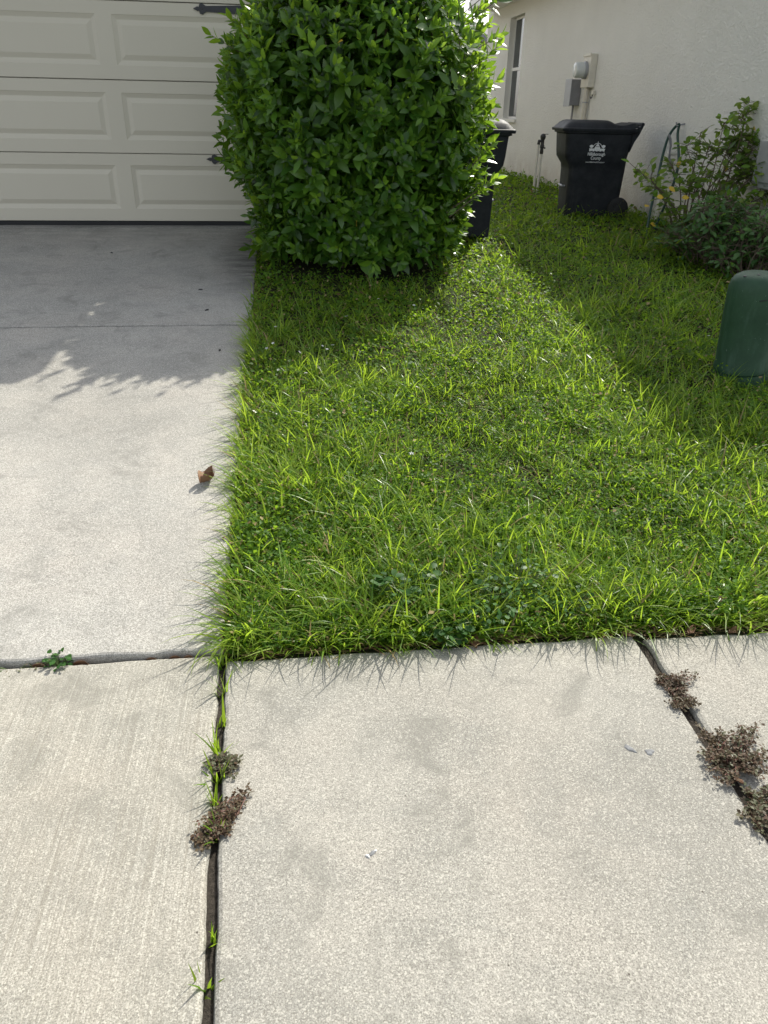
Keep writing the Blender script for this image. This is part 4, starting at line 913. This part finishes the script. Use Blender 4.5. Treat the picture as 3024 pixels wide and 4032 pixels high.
for u, v, n, L, h, s, lb in ((1560, 2380, 34, .045, .06, .06, 'broad leaved weed in the lawn front left of centre'), (1760, 2500, 36, .038, .03, .06, 'broad leaved weed hanging over the sidewalk edge near its middle'),
                             (2010, 2330, 110, .026, .06, .13, 'dense dark patch of small leaved weed in the lawn front'), (1930, 2430, 60, .026, .05, .09, 'dark leafy weed just left of the bare patch at the sidewalk'),
                             (2210, 2400, 50, .024, .045, .08, 'dark leafy weed right of the dense patch at the lawn front'), (1640, 2350, 20, .05, .06, .05, 'broad leaved weed with larger leaves left of the dark patch')):
    p = gp(u, v); rosette('leafy_weed', lb, p, int(n * 1.6), L * .82, 'weed_leaf', h * 1.75, None, s * 1.1)

# ------------------------------------------------------------------ dead leaves, flowers, stones
def dead_leaf(u, v, L, label, z=None, rot=None, curl=.5, wd=.5, tilt=(.1, .1), y=None):
    p = gp(u, v) if z is None else Vector((*gp(u, v, z).xy, 0)); 
    if y is not None: p.y = y
    if z is not None: p.z = z
    nx, ny = 8, 5; V = []
    for i in range(nx):
        f = i / (nx - 1); ww = wd * math.sin(math.pi * min(max(f * .94 + .04, 0), 1)) ** .75 / 2
        for j in range(ny):
            g_ = (j / (ny - 1) - .5) * 2; V.append(((f - .5) * L, g_ * ww * L, L * (curl * .30 * g_ * g_ * (1 + .3 * math.sin(f * 7)) + curl * .35 * (f - .5) ** 2 + .03 * math.sin(f * 13 + g_ * 3))))
    F = [(i * ny + j, i * ny + j + 1, (i + 1) * ny + j + 1, (i + 1) * ny + j) for i in range(nx - 1) for j in range(ny - 1)]
    o = MB().add(V, F).build('dead_leaf', 'dead_leaf', None, smooth=True); md = o.modifiers.new('thickness', 'SOLIDIFY'); md.thickness = .0008
    o.location = p + Vector((0, 0, .004)); o.rotation_euler = (tilt[0], tilt[1], rot if rot is not None else random.uniform(0, 6.28)); return tag(o, label, 'dead leaf', 'fallen leaves')
_dz = drive_z(gp(815, 1900, .015).y)
pl = gp(815, 1895, .015)
o = dead_leaf(815, 1895, .085, 'curled brown dead leaf lying on the driveway beside the grass edge', None, .9, 1.5, .75, (.15, -.12)); o.location = (pl.x, pl.y, float(drive_z(pl.y)) + .006)
for u, v, L, lb in ((1310, 1250, .10, 'large brown dead leaf in the shaded grass below the bush'), (1430, 1160, .075, 'tan dead leaf at the foot of the bush'), (1075, 1205, .05, 'small brown dead leaf in shaded grass near the driveway edge'),
                    (1335, 1165, .05, 'small brown dead leaf left of the tan one under the bush'), (1015, 2215, .06, 'brown dead leaf in the grass left of the tan curled one near the driveway'), (1200, 2280, .055, 'tan curled dead leaf in the lawn front near the driveway corner'),
                    (900, 2130, .05, 'brown dead leaf tucked in the grass at the driveway edge'), (985, 1990, .035, 'small orange brown leaf in the sunlit lawn near the driveway'), (1110, 2515, .045, 'tan dead leaf at the sidewalk edge near the corner'),
                    (1400, 2540, .045, 'dark brown dead leaf at the sidewalk edge left of the broad weed'), (1865, 2530, .07, 'long brown dead leaf at the sidewalk edge beside the broad weed'), (2290, 2500, .05, 'reddish brown dead leaf at the middle of the sidewalk edge'),
                    (2475, 2505, .055, 'dark brown dead leaf at the top of the right joint'), (2575, 2480, .035, 'pale cream dead leaf at the top of the right joint'), (2720, 2490, .05, 'brown dead leaf at the lawn border right of the joint'), (2890, 2490, .05, 'tan dead leaf at the sidewalk edge by the right border'),
                    (2880, 2380, .06, 'brown dead leaf in the lawn near the right border'), (2300, 2130, .03, 'small orange brown leaf in the lawn right of centre'), (1160, 1900, .03, 'brown dead leaf scrap in the sunlit lawn left of centre')):
    dead_leaf(u, v, L, lb)
    bpy.context.view_layer.objects
for u, L, lb in ((170, .07, 'dark brown dead leaf standing in the driveway joint left of the green weed'), (330, .075, 'tan dead leaf in the driveway joint right of the green weed'), (600, .05, 'reddish dead leaf in the middle of the driveway joint'), (690, .055, 'pale dead leaf near the right end of the driveway joint'), (745, .045, 'rust brown dead leaf at the right end of the driveway joint')):
    v = 2612 - .045 * u; o = dead_leaf(u, v, L * .62, lb, -.012, random.uniform(-.2, .2), .8, .45, (.9, 0), 1.881)
o = dead_leaf(2905, 3080, .03, 'orange brown dead leaf in the large weed of the right joint', .012, 1.9, .5, .5); 
wf = MB()
for k in range(5): th = k * 2 * math.pi / 5; wf.add([(0, 0, 0), (.006 * math.cos(th - .5), .006 * math.sin(th - .5), .002), (.011 * math.cos(th), .011 * math.sin(th), .001), (.006 * math.cos(th + .5), .006 * math.sin(th + .5), .002)], [(0, 1, 2, 3)])
w0 = wf.build('petals', 'petal_white', None); stem = MB().tube([(0, 0, 0), (.002, 0, -.03), (0, .002, -.09)], .0008, 4).build('stem', 'stem_green', None)
first = True
for u, v in ((1085, 1290), (1270, 1365), (1288, 1378), (1095, 1460), (1205, 1472), (1490, 1180), (1075, 1355), (1180, 1390), (1050, 1375), (1310, 1362), (1630, 1205), (1365, 1248), (2790, 1325), (2395, 1265), (1330, 1700), (1620, 1790), (2010, 1850), (1480, 1620)):
    p = gp(u, v, .07); t = empty('white_flower', (p.x, p.y, float(lawn_z(p.x, p.y))), 0, ('tiny white flower in the shaded lawn close to the green pedestal' if u == 2790 else 'tiny white flower in the shaded lawn midway to the stucco wall' if u == 2395 else 'tiny white flower in the fully sunlit middle of the lawn' if v > 1500 else 'tiny white flower in the grass at the edge of the bush shade'), 'flower', 'tiny white flowers in the lawn')
    if first: a_, b_ = w0, stem; first = False
    else: a_ = w0.copy(); b_ = stem.copy(); COL.objects.link(a_); COL.objects.link(b_)
    a_.parent = t; b_.parent = t; a_.location = (0, 0, .075); b_.location = (0, 0, .075); a_.rotation_euler = (random.uniform(0, .7), random.uniform(-.4, .4), random.uniform(0, 6)); s = random.uniform(.8, 1.3); a_.scale = (s, s, s)
def blob(name, label, cat, u, v, L, Wd_, H_, mat, rot, seed):
    p = gp(u, v, 0.0); p.z = 0; rg = random.Random(seed); rings = []
    for f, hh in ((1.0, -.001), (1.0, .25), (.85, .7), (.5, .95), (.15, 1.0)):
        ring = []
        for k in range(16): th = 2 * math.pi * k / 16; q = 1 + .16 * math.sin(3 * th + seed) + .10 * math.sin(5 * th + seed * 2); ring.append((L / 2 * f * q * math.cos(th), Wd_ / 2 * f * q * math.sin(th), H_ * hh))
        rings.append(ring)
    o = MB().loft(rings).build(name, mat, None, smooth=True); o.location = p; o.rotation_euler = (0, 0, rot); return tag(o, label, cat)
blob('gum_spot', 'elongated flat grey gum spot on the sidewalk, left of the pair', 'gum', 2480, 2948, .036, .016, .003, 'pebble_grey', -.9, 1)
blob('gum_spot', 'rounder flat grey gum spot on the sidewalk, right of the pair', 'gum', 2558, 2961, .026, .020, .003, 'pebble_grey', .4, 2)
blob('stone_chip', 'pale stone chip set in a dark pit of the sidewalk slab', 'stone chip', 1448, 3372, .013, .006, .004, 'chip_white', -.7, 3)
blob('stone_chip', 'tiny pale chip at the upper end of the dark sidewalk pit', 'stone chip', 1478, 3350, .006, .005, .003, 'chip_white', .2, 4)
blob('tar_scrap', 'small dark grey scrap beside the pale chip on the sidewalk', 'scrap', 1462, 3362, .026, .009, .002, 'pebble_grey', .65, 5)
for i, (u, v, lb) in enumerate(((790, 1140, 'black scrap on the shaded driveway nearest the bush'), (815, 1220, 'black scrap on the shaded driveway just above the joint'), (865, 1378, 'dark speck on the driveway near the grass below the joint'), (440, 995, 'dark twig scrap on the driveway near the garage door'))):
    p = gp(u, v, .015); o = blob('debris_scrap', lb, 'debris', u, v, .03, .012, .008, 'dark_plastic', i * .8, 10 + i); o.location = (p.x, p.y, float(drive_z(p.y)) + .0005)
